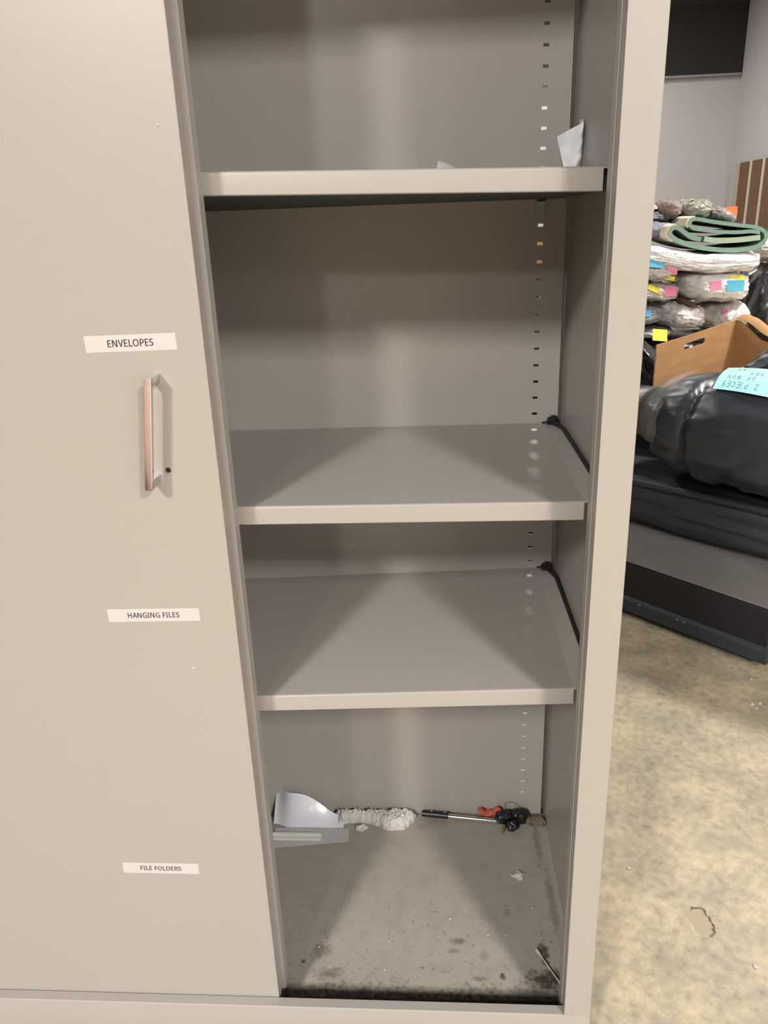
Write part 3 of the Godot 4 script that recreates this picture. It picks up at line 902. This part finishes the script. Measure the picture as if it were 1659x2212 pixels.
func sofa() -> void:
	var bas := Basis(SU, Vector3.UP, -SN)
	var t := thing("leather_sofa", "black leather sofa with grey seat deck standing behind the cabinet", "sofa", sw(0, 0, 0.4))
	var ext := func(prof: PackedVector2Array, u0: float, u1: float, sm := 40.0) -> ArrayMesh:
		var b := MB.new()
		b.extrude(prof, u0, u1, func(p: Vector2, q: float): return sw(q, p.y, p.x), sm)
		return b.mesh()
	var wood := mat(Color8(40, 47, 52), 0.55)
	part(t, "base_rail", ext.call(round_poly([Vector2(0.0, 0.022), Vector2(0.0, 0.066), Vector2(0.03, 0.086), Vector2(0.05, 0.086), Vector2(0.05, 0.022)], 0.004), -1.15, 0.49), wood)
	part(t, "base_rail", ext.call(round_poly([Vector2(0.03, 0.0), Vector2(0.03, 0.03), Vector2(0.63, 0.03), Vector2(0.63, 0.0)], 0.004), -1.12, 0.44), M.black_rubber)
	part(t, "front_panel", ext.call(round_poly([Vector2(0.012, 0.07), Vector2(0.004, 0.2), Vector2(0.06, 0.203), Vector2(0.63, 0.2), Vector2(0.63, 0.07)], 0.008), -1.14, 0.48), mat(Color8(20, 20, 22), 0.75))
	var deck := mat(Color8(116, 111, 108), 0.95)
	deck.normal_enabled = true
	deck.normal_texture = bump_tex(17, 0.2, 256, 6.0)
	deck.normal_scale = 0.5
	deck.uv1_triplanar = true
	deck.uv1_scale = Vector3(9, 9, 9)
	var b := MB.new()
	var dn := noise(19, 3.0, 3)
	b.sheet(40, 12, func(u: float, v: float):
		var x := lerpf(-1.14, 0.48, u)
		return sw(x, 0.206 + 0.012 * v + 0.006 * dn.get_noise_2d(x * 1.5, v) * sin(v * PI), lerpf(0.004, 0.5, v)), 0.006)
	part(t, "seat_deck", b.mesh(), deck)
	for q in [[0.06, 0.001], [0.2, 0.0], [0.225, 0.0], [-0.13, 0.0]]:
		b = MB.new()
		b.box(Vector3(-0.006, -0.002, -0.001), Vector3(0.006, 0.002, 0.001), 0.0005)
		var mi := part(t, "staple", b.mesh(), M.chrome)
		mi.basis = bas
		mi.position = sw(q[0], 0.064, -0.001) - t.position
	# lower seat cushion with its rolled front edge
	b = MB.new()
	var ln := noise(23, 1.6, 3)
	var cush := func(q: Vector3) -> float: return ln.get_noise_3dv(q * 1.3) * 0.008
	b.puff(sw(-0.22, 0.318, 0.45), bas, Vector3(0.86, 0.098, 0.19), 5.0, cush, 30)
	part(t, "seat_cushion", b.mesh(), M.leather)
	b = MB.new()
	var pp := PackedVector3Array()
	for i in 31:
		var u := lerpf(-1.0, 0.6, i / 30.0)
		pp.append(sw(u, 0.395 + 0.004 * sin(u * 7.0), 0.262 + 0.004 * sin(u * 4.0)))
	b.tube(pp, PackedFloat32Array([0.015]), 12)
	part(t, "piping", b.mesh(), M.leather)
	part(t, "back_frame", ext.call(round_poly([Vector2(0.605, 0.19), Vector2(0.605, 0.66), Vector2(0.635, 0.66), Vector2(0.635, 0.19)], 0.006), -1.1, 0.47), M.black_rubber)
	# plump upper cushion, two panels with a sunk seam
	b = MB.new()
	var wn := noise(29, 2.2, 2)
	var rn := noise(30, 1.1, 2, true)
	var plump := func(q: Vector3) -> float:
		var seam := exp(-pow((q.x + 0.48) / 0.035, 2.0)) * 0.022
		var crease := maxf(0.0, rn.get_noise_3d(q.x * 1.6, q.y * 0.5, q.z * 0.6) - 0.35) * 0.05 * smoothstep(0.2, -0.6, q.y)
		return wn.get_noise_3dv(q) * 0.010 - seam - crease
	var ec := sw(0.30, 0.612, 0.43)
	var eh := Vector3(0.50, 0.185, 0.30)
	b.puff(ec, bas, eh, 2.6, plump, 44)
	var up := part(t, "back_cushion", b.mesh(), M.leather)
	b = MB.new()
	var sp := PackedVector3Array()
	for i in 22:
		var a := lerpf(-0.9, 1.2, i / 21.0)
		var f := pow((1.0 - pow(0.48, 2.6)) / (pow(absf(sin(a)), 2.6) + pow(absf(cos(a)), 2.6)), 1.0 / 2.6)
		var q := Vector3(-0.48, sin(a) * f, cos(a) * f)
		sp.append(ec + bas * (q * eh + (q / eh).normalized() * (plump.call(q) + 0.001)))
	b.tube(sp, PackedFloat32Array([0.003]), 8)
	part(up, "seam", b.mesh(), M.leather)
	b = MB.new()
	b.puff(sw(0.47, 0.665, 0.80), bas, Vector3(0.55, 0.20, 0.16), 2.8, func(q: Vector3) -> float: return wn.get_noise_3dv(q + Vector3(3, 1, 2)) * 0.02, 30)
	part(t, "back_cushion", b.mesh(), M.leather)
	b = MB.new()
	var fn := noise(33, 3.0, 3)
	b.sheet(18, 16, func(u: float, v: float):
		var k := lerpf(-0.30, -0.04, u)
		var a := lerpf(-0.4, 1.7, v)
		var qx := clampf((k - 0.30) / 0.52, -0.97, 1.0)
		var end := pow(1.0 - pow(absf(qx), 2.6), 1.0 / 2.6) if k > -0.2 else 0.35 + (k + 0.30) * 0.8
		return sw(k, 0.625 + 0.19 * sin(a) * end, 0.43 - 0.31 * cos(a) * end) + SN * fn.get_noise_2d(u * 1.3, v) * 0.02, 0.001)
	part(t, "plastic_wrap", b.mesh(), M.film)
	# black wrapped cushion standing at the sofa's far end
	b = MB.new()
	var kn := noise(37, 1.7, 3)
	var kr := noise(38, 1.0, 2, true)
	b.puff(sw(-0.63, 0.41, 0.80), bas, Vector3(0.24, 0.405, 0.135), 2.9, func(q: Vector3) -> float:
		return kn.get_noise_3dv(q) * 0.015 - maxf(0.0, kr.get_noise_3dv(q * 0.7) - 0.4) * 0.03, 32)
	solo("wrapped_cushion", b.mesh(), mat(Color8(24, 25, 29), 0.25), "shiny black wrapped cushion between the cabinet and the open carton", "cushion")
	note_sheet()

func note_sheet() -> void:
	# turquoise note lying on the upper cushion, handwriting upside down to the camera
	var o := thing("paper_note", "turquoise paper note with handwriting lying on the black leather cushion", "note", sw(0.17, 0.78, 0.48))
	var at := func(u: float, v: float) -> Vector3:
		var uu := lerpf(lerpf(0.115, 0.36, u), lerpf(0.035, 0.29, u), v)
		var vv := lerpf(lerpf(0.225, 0.205, u), lerpf(0.47, 0.45, u), v)
		var k := 1.0 - pow(absf((uu - 0.30) / 0.5), 2.6) - pow(absf((vv - 0.43) / 0.30), 2.6)
		return sw(uu, 0.612 + 0.185 * pow(maxf(k, 0.01), 1.0 / 2.6) + 0.013, vv)
	var b := MB.new()
	b.sheet(12, 10, at, 0.0006)
	part(o, "sheet", b.mesh(), mat(Color8(160, 235, 225), 0.7))
	# pen strokes: each letter on a 0..1 x 0..1 cell
	var F := {
		"2": [[0.1, 0.8, 0.4, 1.0, 0.8, 0.8, 0.1, 0.0, 0.9, 0.05]], "P": [[0.15, 0, 0.25, 1, 0.8, 0.9, 0.75, 0.55, 0.2, 0.5]], "I": [[0.5, 0, 0.5, 1]],
		"E": [[0.9, 1, 0.2, 1, 0.2, 0, 0.9, 0], [0.2, 0.5, 0.75, 0.5]], "C": [[0.9, 0.85, 0.5, 1, 0.15, 0.5, 0.5, 0, 0.9, 0.15]], "S": [[0.85, 0.9, 0.45, 1, 0.2, 0.75, 0.75, 0.4, 0.6, 0.0, 0.1, 0.1]],
		"O": [[0.5, 0, 0.15, 0.5, 0.5, 1, 0.85, 0.5, 0.5, 0]], "F": [[0.2, 0, 0.2, 1, 0.9, 1], [0.2, 0.5, 0.7, 0.5]], "B": [[0.2, 0, 0.2, 1, 0.75, 0.85, 0.25, 0.5, 0.85, 0.25, 0.2, 0]],
		"X": [[0.1, 0, 0.9, 1], [0.1, 1, 0.9, 0]], "A": [[0.1, 0, 0.5, 1, 0.9, 0], [0.25, 0.4, 0.75, 0.4]], "G": [[0.9, 0.85, 0.5, 1, 0.15, 0.5, 0.5, 0, 0.9, 0.2, 0.85, 0.5, 0.55, 0.5]],
		"-": [[0.1, 0.5, 0.8, 0.5]], ".": [[0.4, 0.0, 0.5, 0.1]],
	}
	var lines := [["2 PIECES", 0.585, 0.14, 0.066], ["OF BOX", 0.50, 0.37, 0.066], ["SEA", 0.57, 0.58, 0.066], ["-.SG", 0.40, 0.80, 0.066]]
	var w := MB.new()
	for L in lines:
		var x: float = L[1]
		for ch in L[0]:
			if ch in F:
				for st in F[ch]:
					var pts := PackedVector3Array()
					for k in range(0, st.size(), 2):
						pts.append(at.call(clampf(x - st[k] * 0.054, 0.01, 0.99), L[2] + 0.13 * (1.0 - st[k + 1]) - 0.065) + Vector3(0, 0.0006, 0) - SN * 0.0004)
					w.tube(pts, PackedFloat32Array([0.0008]), 5)
			x -= L[3] * (0.6 if ch == "I" or ch == "." else 1.0)
	part(o, "handwriting", w.mesh(), mat(Color8(92, 96, 100), 0.8))

# ---------------------------------------------------------------- open carton
func carton() -> void:
	var t := thing("cardboard_carton", "open brown cardboard carton with a hand hole behind the leather sofa", "carton", sw(-0.1, 0, 1.1))
	var th := 0.005
	# the wall with the hand hole (plane u = -0.36), its top edge climbing towards the far corner
	var outer := [Vector2(0.66, 0.0), Vector2(1.27, 0.0), Vector2(1.27, 0.852), Vector2(0.66, 0.815)]
	var cx := Vector2(0.945, 0.787)
	var hole: Array[Vector2] = []
	for k in 16:
		var a := TAU * k / 16.0
		hole.append(cx + Vector2(cos(a) * 0.013 + (0.068 if cos(a) > 0 else -0.068), sin(a) * 0.013 + 0.004 * signf(cos(a))))
	var poly := PackedVector2Array()
	poly.append_array([outer[0], outer[1], outer[2]])
	var cut := Vector2(cx.x, 0.83)
	poly.append(cut + Vector2(0.00005, 0))
	for k in 17:
		poly.append(hole[(4 - k + 32) % 16] + (Vector2(0.00005, 0) if k == 0 else Vector2(-0.00005, 0) if k == 16 else Vector2.ZERO))
	poly.append(cut - Vector2(0.00005, 0))
	poly.append(outer[3])
	var b := MB.new()
	b.extrude(poly, -0.36, -0.36 - th, func(p: Vector2, q: float): return sw(q, p.y, p.x), 30)
	part(t, "side_panel", b.mesh(), M.cardboard)
	b = MB.new()
	b.extrude(PackedVector2Array([Vector2(-0.365, 0), Vector2(-0.13, 0), Vector2(-0.13, 0.755), Vector2(-0.18, 0.76), Vector2(-0.24, 0.775), Vector2(-0.3, 0.82), Vector2(-0.34, 0.85), Vector2(-0.365, 0.852)]), 1.27, 1.27 + th, func(p: Vector2, q: float): return sw(p.x, p.y, q), 30)
	part(t, "side_panel", b.mesh(), M.cardboard)
	b = MB.new()
	b.extrude(PackedVector2Array([Vector2(0.66, 0), Vector2(1.27, 0), Vector2(1.27, 0.75), Vector2(0.66, 0.7)]), -0.13, -0.13 + th, func(p: Vector2, q: float): return sw(q, p.y, p.x), 30)
	part(t, "side_panel", b.mesh(), M.cardboard)
	b = MB.new()
	b.extrude(PackedVector2Array([Vector2(-0.365, 0.66), Vector2(-0.13, 0.66), Vector2(-0.13, 1.27), Vector2(-0.365, 1.27)]), 0.001, 0.006, func(p: Vector2, q: float): return sw(p.x, q, p.y), 30)
	part(t, "bottom_panel", b.mesh(), M.cardboard)
	# top flap folded down outside the far wall, with a swollen fold
	b = MB.new()
	b.sheet(20, 10, func(u: float, v: float):
		var x := lerpf(-0.36, -0.13, u)
		var top := 0.856 if x < -0.33 else lerpf(0.85, 0.79, smoothstep(-0.33, -0.2, x)) if x < -0.2 else 0.79
		var a := v * PI
		return sw(x + 0.05 * v, top + 0.02 * sin(a) - 0.10 * maxf(0.0, v - 0.35), 1.272 + 0.05 * (1.0 - cos(a)) * 0.5 + 0.05 * v), 0.005)
	part(t, "flap", b.mesh(), M.cardboard)

# ---------------------------------------------------------------- wrapped bundles
var bags := {}

func bag(called: String, c: Vector3, h: Vector3, m: Material, label: String, category: String, sd: int, turn := Vector3.ZERO, e := 3.2, amp := 0.012, res := 24) -> MeshInstance3D:
	h -= Vector3.ONE * amp * 0.7
	bags[label] = [c, h, e]
	var b := MB.new()
	var a := noise(sd, 1.5, 3)
	var r := noise(sd + 1, 1.2, 2, true)
	b.puff(c, Basis.from_euler(turn), h, e, func(q: Vector3) -> float:
		var p := q * Vector3(1.0, 0.7, 1.0)
		return a.get_noise_3dv(p * 1.4) * amp + (r.get_noise_3dv(p * Vector3(0.8, 1.9, 0.8)) - 0.2) * amp * 0.55, res)
	return solo(called, b.mesh(), m, label, category, "wrapped bundles stacked beyond the sofa")

func sticky(c: Vector3, w: float, h: float, tilt: float, col: Color, label: String, lean := 0.0) -> void:
	var b := MB.new()
	# rest on the front of whichever bundle is there
	var z := -9.0
	for k in bags:
		var g: Array = bags[k]
		var qx: float = (c.x - g[0].x) / g[1].x
		var qy: float = (c.y - g[0].y) / g[1].y
		var rest: float = 1.0 - pow(absf(qx), g[2]) - pow(absf(qy), g[2])
		if rest > 0.0:
			z = maxf(z, g[0].z + g[1].z * pow(rest, 1.0 / g[2]))
	if z > -8.0:
		c.z = z + 0.008
	var bas := Basis(Vector3(0, 0, 1), tilt) * Basis(Vector3(1, 0, 0), lean)
	b.sheet(6, 6, func(u: float, v: float): return c + bas * Vector3((u - 0.5) * w, (v - 0.5) * h, 0.004 * pow(1.0 - v, 2.0)), 0.0006)
	solo("sticky_note", b.mesh(), mat(col, 0.7), label, "sticky note", "sticky notes on the wrapped bundles")

func plastic(c: Color, rough := 0.3) -> StandardMaterial3D:
	var m := mat(c, rough)
	m.clearcoat_enabled = true
	m.clearcoat = 0.5
	m.clearcoat_roughness = 0.2
	m.normal_enabled = true
	m.normal_texture = bump_tex(53, 0.03, 256, 8.0)
	m.normal_scale = 0.5
	m.uv1_triplanar = true
	m.uv1_scale = Vector3(3, 3, 3)
	return m

func bundles() -> void:
	var white := plastic(Color8(246, 241, 238))
	var clear := plastic(Color8(206, 199, 194))
	var grey := plastic(Color8(150, 148, 150))
	var dark := plastic(Color8(34, 36, 40), 0.4)
	# wooden pallet under the stack
	var p := thing("wooden_pallet", "low wooden pallet under the stack of wrapped bundles", "pallet", Vector3(1.05, 0, -3.35))
	for k in 6:
		var b := MB.new()
		b.box(Vector3(0.55, 0.085, -3.68 + k * 0.115), Vector3(1.46, 0.105, -3.60 + k * 0.115), 0.002)
		part(p, "deck_board", b.mesh(), mat(Color8(150, 122, 88), 0.85))
	for x in [0.57, 1.0, 1.40]:
		var b := MB.new()
		b.box(Vector3(x, 0.0, -3.68), Vector3(x + 0.05, 0.085, -3.03), 0.002)
		part(p, "stringer", b.mesh(), mat(Color8(140, 112, 80), 0.85))
	bag("wrapped_bundle", Vector3(1.0, 0.27, -3.36), Vector3(0.44, 0.165, 0.3), dark, "large black wrapped bundle lying on the pallet at the bottom", "bundle", 101, Vector3.ZERO, 5.0)
	bag("wrapped_bundle", Vector3(0.97, 0.565, -3.36), Vector3(0.42, 0.145, 0.29), dark, "black wrapped bundle with the loose yellow note above the carton edge", "bundle", 103, Vector3(0, 0, -0.02), 5.0)
	bag("wrapped_bundle", Vector3(0.80, 0.735, -3.33), Vector3(0.2, 0.03, 0.26), grey, "thin grey plastic layer just above the yellow note", "bundle", 104, Vector3.ZERO, 3.0, 0.008)
	bag("wrapped_bundle", Vector3(0.785, 0.825, -3.34), Vector3(0.155, 0.062, 0.25), grey, "grey plastic bundle marked with a small blue note, low beside the cabinet", "bundle", 105)
	bag("wrapped_bundle", Vector3(1.015, 0.812, -3.33), Vector3(0.125, 0.072, 0.25), white, "small white plastic bundle just above the carton's top edge", "bundle", 107, Vector3(0, 0.1, -0.12), 2.6)
	bag("wrapped_bundle", Vector3(1.05, 0.862, -3.36), Vector3(0.075, 0.03, 0.24), mat(Color8(104, 82, 70), 0.8), "dark brown fabric roll squeezed under the white bundle", "bundle", 108, Vector3(0, 0, -0.5), 2.4, 0.006, 14)
	bag("wrapped_bundle", Vector3(1.24, 0.80, -3.34), Vector3(0.125, 0.075, 0.26), clear, "pale grey plastic bundle with a pink spot beneath the white bundle", "bundle", 109, Vector3(0, 0, 0.12), 3.0)
	bag("wrapped_bundle", Vector3(0.845, 0.935, -3.34), Vector3(0.162, 0.054, 0.26), clear, "lower grey clear-wrapped bundle with yellow and pink notes", "bundle", 111, Vector3(0, 0, -0.04), 3.0)
	bag("wrapped_bundle", Vector3(0.835, 1.032, -3.34), Vector3(0.155, 0.05, 0.26), clear, "upper grey clear-wrapped bundle with blue, pink and yellow notes", "bundle", 113, Vector3(0, 0, -0.08), 3.0)
	bag("wrapped_bundle", Vector3(1.17, 0.95, -3.36), Vector3(0.175, 0.078, 0.29), white, "plump white wrapped bundle carrying the pink, blue and yellow notes", "bundle", 115, Vector3(0, 0, -0.03), 3.4, 0.010)
	# long white bundle that sags under the green pad
	var b := MB.new()
	var wn := noise(117, 2.0, 3)
	var wr := noise(118, 2.4, 3, true)
	b.puff(Vector3(1.02, 1.095, -3.36), Basis(), Vector3(0.345, 0.047, 0.29), 5.0, func(q: Vector3) -> float:
		return wn.get_noise_3dv(q * 1.2) * 0.008 + (wr.get_noise_3d(q.x * 0.5, q.y * 1.6, q.z * 0.5) - 0.2) * 0.007, 34)
	for i in b.v.size():
		var q := b.v[i]
		var s := clampf((q.x - 0.67) / 0.69, 0, 1)
		b.v[i] = q + Vector3(0, lerpf(0.035, -0.028, smoothstep(0.0, 0.65, s)), 0)
	solo("wrapped_bundle", b.mesh(), white, "long white wrapped bundle directly under the folded green carpet pad", "bundle", "wrapped bundles stacked beyond the sofa")
	bag("wrapped_bundle", Vector3(0.80, 1.222, -3.42), Vector3(0.19, 0.048, 0.22), mat(Color8(112, 112, 124), 0.7), "slate grey folded cloth beside the green carpet pad", "bundle", 121, Vector3(0, 0, 0.03), 3.4)
	bag("wrapped_bundle", Vector3(0.80, 1.287, -3.44), Vector3(0.18, 0.032, 0.2), mat(Color8(84, 86, 92), 0.5), "dark grey folded cloth below the pale cloth on top", "bundle", 123, Vector3(0, 0, -0.05), 3.0)
	bag("wrapped_bundle", Vector3(0.80, 1.338, -3.46), Vector3(0.115, 0.026, 0.18), mat(Color8(214, 200, 190), 0.7), "pale beige cloth on the very top beside the cabinet", "bundle", 125, Vector3(0, 0, -0.1), 2.6)
	bag("wrapped_bundle", Vector3(0.955, 1.318, -3.40), Vector3(0.062, 0.055, 0.16), mat(Color8(128, 112, 102), 0.85), "brown crumpled bundle on top between the beige and the green wraps", "bundle", 127, Vector3(0, 0, 0.2), 2.2, 0.008)
	bag("wrapped_bundle", Vector3(1.09, 1.315, -3.44), Vector3(0.095, 0.055, 0.17), plastic(Color8(128, 124, 112), 0.5), "olive green crumpled plastic bundle standing on the green carpet pad", "bundle", 129, Vector3(0, 0, 0.05), 2.4, 0.011, 30)
	bag("wrapped_bundle", Vector3(1.23, 1.283, -3.44), Vector3(0.075, 0.036, 0.16), plastic(Color8(150, 138, 136)), "mauve grey plastic bundle behind the orange tag", "bundle", 131, Vector3(0, 0, -0.35), 2.4, 0.008)
	carpet_pad()
	# things at the right edge of the view
	bag("wrapped_bundle", Vector3(1.82, 0.51, -3.95), Vector3(0.25, 0.51, 0.3), dark, "tall black wrapped bundle standing right of the white stack", "bundle", 133, Vector3.ZERO, 4.0, 0.02)
	bag("wrapped_bundle", Vector3(1.80, 1.09, -3.95), Vector3(0.2, 0.08, 0.2), clear, "pale bag at the right edge on top of the tall black bundle", "bundle", 135, Vector3.ZERO, 2.6)
	bag("wrapped_bundle", Vector3(0.16, 0.55, -3.1), Vector3(0.33, 0.56, 0.3), dark, "tall black wrapped bundle hidden behind the cabinet, dark through its slots", "bundle", 137, Vector3.ZERO, 5.0, 0.012)
	b = MB.new()
	b.box(Vector3(-0.08, 1.10, -3.3), Vector3(0.42, 1.23, -2.9), 0.003)
	solo("cardboard_box", b.mesh(), M.cardboard, "flat brown cardboard box behind the cabinet, glimpsed through the upper slots", "box")
	# sticky notes and tags
	var yel := Color8(240, 222, 60)
	var pink := Color8(244, 140, 176)
	var blue := Color8(96, 190, 222)
	sticky(Vector3(0.838, 1.078, -3.075), 0.075, 0.04, -0.12, blue, "blue sticky note topmost on the grey bundles beside the cabinet")
	sticky(Vector3(0.925, 1.045, -3.075), 0.052, 0.048, -0.08, pink, "pink sticky note beside the topmost blue note")
	sticky(Vector3(0.912, 1.005, -3.075), 0.07, 0.02, -0.2, yel, "yellow strip note under the upper pink note")
	sticky(Vector3(0.845, 0.955, -3.07), 0.075, 0.022, -0.42, yel, "tilted yellow strip note on the lower grey bundle")
	sticky(Vector3(0.922, 0.943, -3.07), 0.056, 0.045, 0.0, pink, "pink sticky note on the lower grey bundle")
	sticky(Vector3(0.826, 0.84, -3.075), 0.026, 0.03, 0.0, blue, "small blue note on the lowest grey bundle")
	sticky(Vector3(1.13, 0.966, -3.06), 0.052, 0.042, 0.1, pink, "pink sticky note on the plump white bundle")
	sticky(Vector3(1.222, 0.962, -3.06), 0.082, 0.052, 0.0, blue, "blue sticky note on the plump white bundle")
	sticky(Vector3(1.232, 0.995, -3.055), 0.072, 0.022, 0.0, yel, "yellow strip note over the blue note on the white bundle")
	sticky(Vector3(1.196, 0.835, -3.065), 0.026, 0.026, 0.0, Color8(214, 100, 160), "small magenta note on the pale bundle below the white one")
	sticky(Vector3(0.885, 0.735, -3.03), 0.072, 0.062, -0.1, yel, "square yellow note on the black bundle above the carton", -0.5)
	sticky(Vector3(1.245, 1.30, -3.272), 0.052, 0.042, 0.0, Color8(236, 112, 62), "orange tag on the mauve bundle behind the green pad")

func ribbon(path: Array, th: float, z0: float, z1: float) -> ArrayMesh:
	# a folded layer: smoothed centre line with a thickness, run back from z0 to z1
	var cv := Curve2D.new()
	for i in path.size():
		var a: Vector2 = path[maxi(i - 1, 0)]
		var c: Vector2 = path[mini(i + 1, path.size() - 1)]
		var tg := (c - a) / 6.0
		cv.add_point(path[i], -tg, tg)
	var L := cv.get_baked_length()
	var N := 70
	var left := PackedVector2Array()
	var right := PackedVector2Array()
	for i in N + 1:
		var d := L * i / N
		var p := cv.sample_baked(d, true)
		var q := (cv.sample_baked(minf(d + 0.004, L), true) - cv.sample_baked(maxf(d - 0.004, 0.0), true)).normalized()
		var nn := Vector2(-q.y, q.x)
		left.append(p + nn * th * 0.5)
		right.append(p - nn * th * 0.5)
	var b := MB.new()
	for side in [[left, 1.0], [right, -1.0]]:
		var l: PackedVector2Array = side[0]
		for i in N:
			var d := (l[i + 1] - l[i]).normalized()
			var nn: Vector3 = Vector3(-d.y, d.x, 0) * float(side[1])
			b.quad(Vector3(l[i].x, l[i].y, z0), Vector3(l[i + 1].x, l[i + 1].y, z0), Vector3(l[i + 1].x, l[i + 1].y, z1), Vector3(l[i].x, l[i].y, z1), nn)
	for i in N:
		for z in [z0, z1]:
			b.quad(Vector3(left[i].x, left[i].y, z), Vector3(left[i + 1].x, left[i + 1].y, z), Vector3(right[i + 1].x, right[i + 1].y, z), Vector3(right[i].x, right[i].y, z), Vector3(0, 0, signf(z - (z0 + z1) * 0.5)))
	for i in [0, N]:
		var d := (left[1] - left[0]) if i == 0 else (left[N] - left[N - 1])
		d = d.normalized() * (-1.0 if i == 0 else 1.0)
		b.quad(Vector3(left[i].x, left[i].y, z0), Vector3(right[i].x, right[i].y, z0), Vector3(right[i].x, right[i].y, z1), Vector3(left[i].x, left[i].y, z1), Vector3(d.x, d.y, 0))
	return b.mesh()

func carpet_pad() -> void:
	var t := thing("carpet_pad", "folded green carpet pad lying on the long white bundle", "carpet pad", Vector3(1.1, 1.12, -3.3))
	var g := mat(Color8(138, 166, 150), 0.95)
	g.normal_enabled = true
	g.normal_texture = bump_tex(71, 0.2, 256, 8.0)
	g.normal_scale = 0.7
	g.uv1_triplanar = true
	g.uv1_scale = Vector3(8, 8, 8)
	var lower := [Vector2(1.3391, 1.1526), Vector2(1.3056, 1.1327), Vector2(1.2167, 1.1238), Vector2(1.1249, 1.1293), Vector2(1.0506, 1.1415), Vector2(0.9757, 1.1617), Vector2(0.9224, 1.1847), Vector2(0.8983, 1.2102), Vector2(0.9071, 1.2326), Vector2(0.9323, 1.2352), Vector2(0.9633, 1.2149), Vector2(1.0021, 1.189), Vector2(1.0466, 1.1780)]
	var upper := [Vector2(1.3391, 1.1560), Vector2(1.3504, 1.1767), Vector2(1.3359, 1.2051), Vector2(1.294, 1.2239), Vector2(1.2209, 1.2352), Vector2(1.1477, 1.2465), Vector2(1.0744, 1.2595), Vector2(1.0228, 1.2701), Vector2(0.9943, 1.2676), Vector2(0.9871, 1.2488), Vector2(1.0052, 1.2308), Vector2(1.0422, 1.2225), Vector2(1.1157, 1.2112), Vector2(1.2066, 1.2045), Vector2(1.2776, 1.2064), Vector2(1.3183, 1.1992)]
	part(t, "lower_fold", ribbon(lower, 0.021, -3.1, -3.55), g)
	part(t, "upper_fold", ribbon(upper, 0.017, -3.1, -3.55), g)
	part(t, "inner_fold", ribbon([Vector2(1.0611, 1.1799), Vector2(1.1202, 1.1708), Vector2(1.2108, 1.1694), Vector2(1.2824, 1.1739), Vector2(1.3215, 1.1777)], 0.024, -3.1, -3.55), mat(Color8(168, 188, 164), 0.95))
	var cream := mat(Color8(214, 200, 178), 0.9)
	part(t, "backing", ribbon([Vector2(0.915, 1.176), Vector2(0.893, 1.19), Vector2(0.8835, 1.212), Vector2(0.896, 1.24), Vector2(0.925, 1.249)], 0.009, -3.102, -3.55), cream)
	part(t, "backing", ribbon([Vector2(0.982, 1.234), Vector2(0.974, 1.25), Vector2(0.983, 1.274), Vector2(1.01, 1.2805)], 0.008, -3.102, -3.55), cream)

# ---------------------------------------------------------------- far wall
const LITTER := [[0.362, -1.015], [0.485, -1.256], [0.641, -0.998], [0.645, -0.978], [0.662, -1.0], [0.161, -0.398], [0.335, -0.171], [0.221, -0.651], [0.686, -1.125], [0.368, -1.02]]

func far_things() -> void:
	var lit := MB.new()
	var lr := RandomNumberGenerator.new()
	lr.seed = 8
	for q in LITTER:
		var r := lr.randf_range(0.0025, 0.005)
		lit.puff(Vector3(q[0], r * 0.4, q[1]), Basis(Vector3.UP, lr.randf() * 6.0), Vector3(r, r * 0.5, r * lr.randf_range(0.5, 1.0)), 2.4, func(_p: Vector3): return 0.0, 3)
	var lo := solo("floor_crumbs", lit.mesh(), M.paper, "tiny white crumbs scattered on the concrete floor in front of the sofa", "crumbs")
	lo.set_meta("kind", "stuff")
	var k0 := MB.new()
	k0.box(Vector3(-2.9, 0.0, 2.3), Vector3(-1.1, 0.26, 4.7), 0.006)  # unseen box added to give the chrome handle a tan reflection
	solo("cardboard_box", k0.mesh(), mat(Color8(124, 94, 80), 0.8), "large flat brown cardboard box added behind the camera, mirrored in the chrome door handle", "box")
	var t := thing("dark_hanging_panel", "large dark panel with a pale lower edge high on the far wall", "wall panel", Vector3(1.9, 2.78, -9.47))
	var b := MB.new()
	b.box(Vector3(0.55, 2.80, -9.5), Vector3(3.352, 3.8, -9.44), 0.01)
	part(t, "panel", b.mesh(), mat(Color8(38, 36, 34), 0.8))
	b = MB.new()
	b.box(Vector3(0.55, 2.772, -9.5), Vector3(3.352, 2.80, -9.43), 0.004)
	part(t, "bottom_trim", b.mesh(), mat(Color8(150, 142, 140), 0.7))
	b = MB.new()
	b.box(Vector3(0.6, 3.50, -9.44), Vector3(3.34, 3.76, -9.432), 0.002)
	part(t, "upper_band", b.mesh(), mat(Color8(58, 46, 40), 0.8))
	# brown boards with pale edge strips leaning on the side wall
	var brown := mat(Color8(122, 90, 66), 0.7)
	brown.albedo_texture = streak_tex()
	brown.uv1_triplanar = true
	brown.uv1_scale = Vector3(4, 0.6, 4)
	var names := ["brown board with pale edge strips leaning nearest the wall corner", "brown board with pale edge strips second from the wall corner", "brown board with pale edge strips third from the wall corner", "brown board with pale edge strips farthest from the wall corner"]
	for k in 4:
		var z1 := -9.04 + k * 0.36
		var o := thing("brown_board", names[k], "board", Vector3(3.3, 0, z1 + 0.16), "brown boards leaning on the side wall")
		b = MB.new()
		b.box(Vector3(3.31, 0.0, z1), Vector3(3.355, 1.82, z1 + 0.31), 0.004)
		part(o, "board", b.mesh(), brown)
		b = MB.new()
		b.box(Vector3(3.30, 0.0, z1 + 0.31), Vector3(3.355, 1.825, z1 + 0.358), 0.004)
		part(o, "edge_strip", b.mesh(), mat(Color8(205, 196, 180), 0.7))
		if k == 0:
			b = MB.new()
			b.box(Vector3(3.30, 0.0, z1 - 0.12), Vector3(3.355, 1.83, z1 - 0.002), 0.004)
			part(o, "edge_strip", b.mesh(), mat(Color8(176, 168, 158), 0.7))
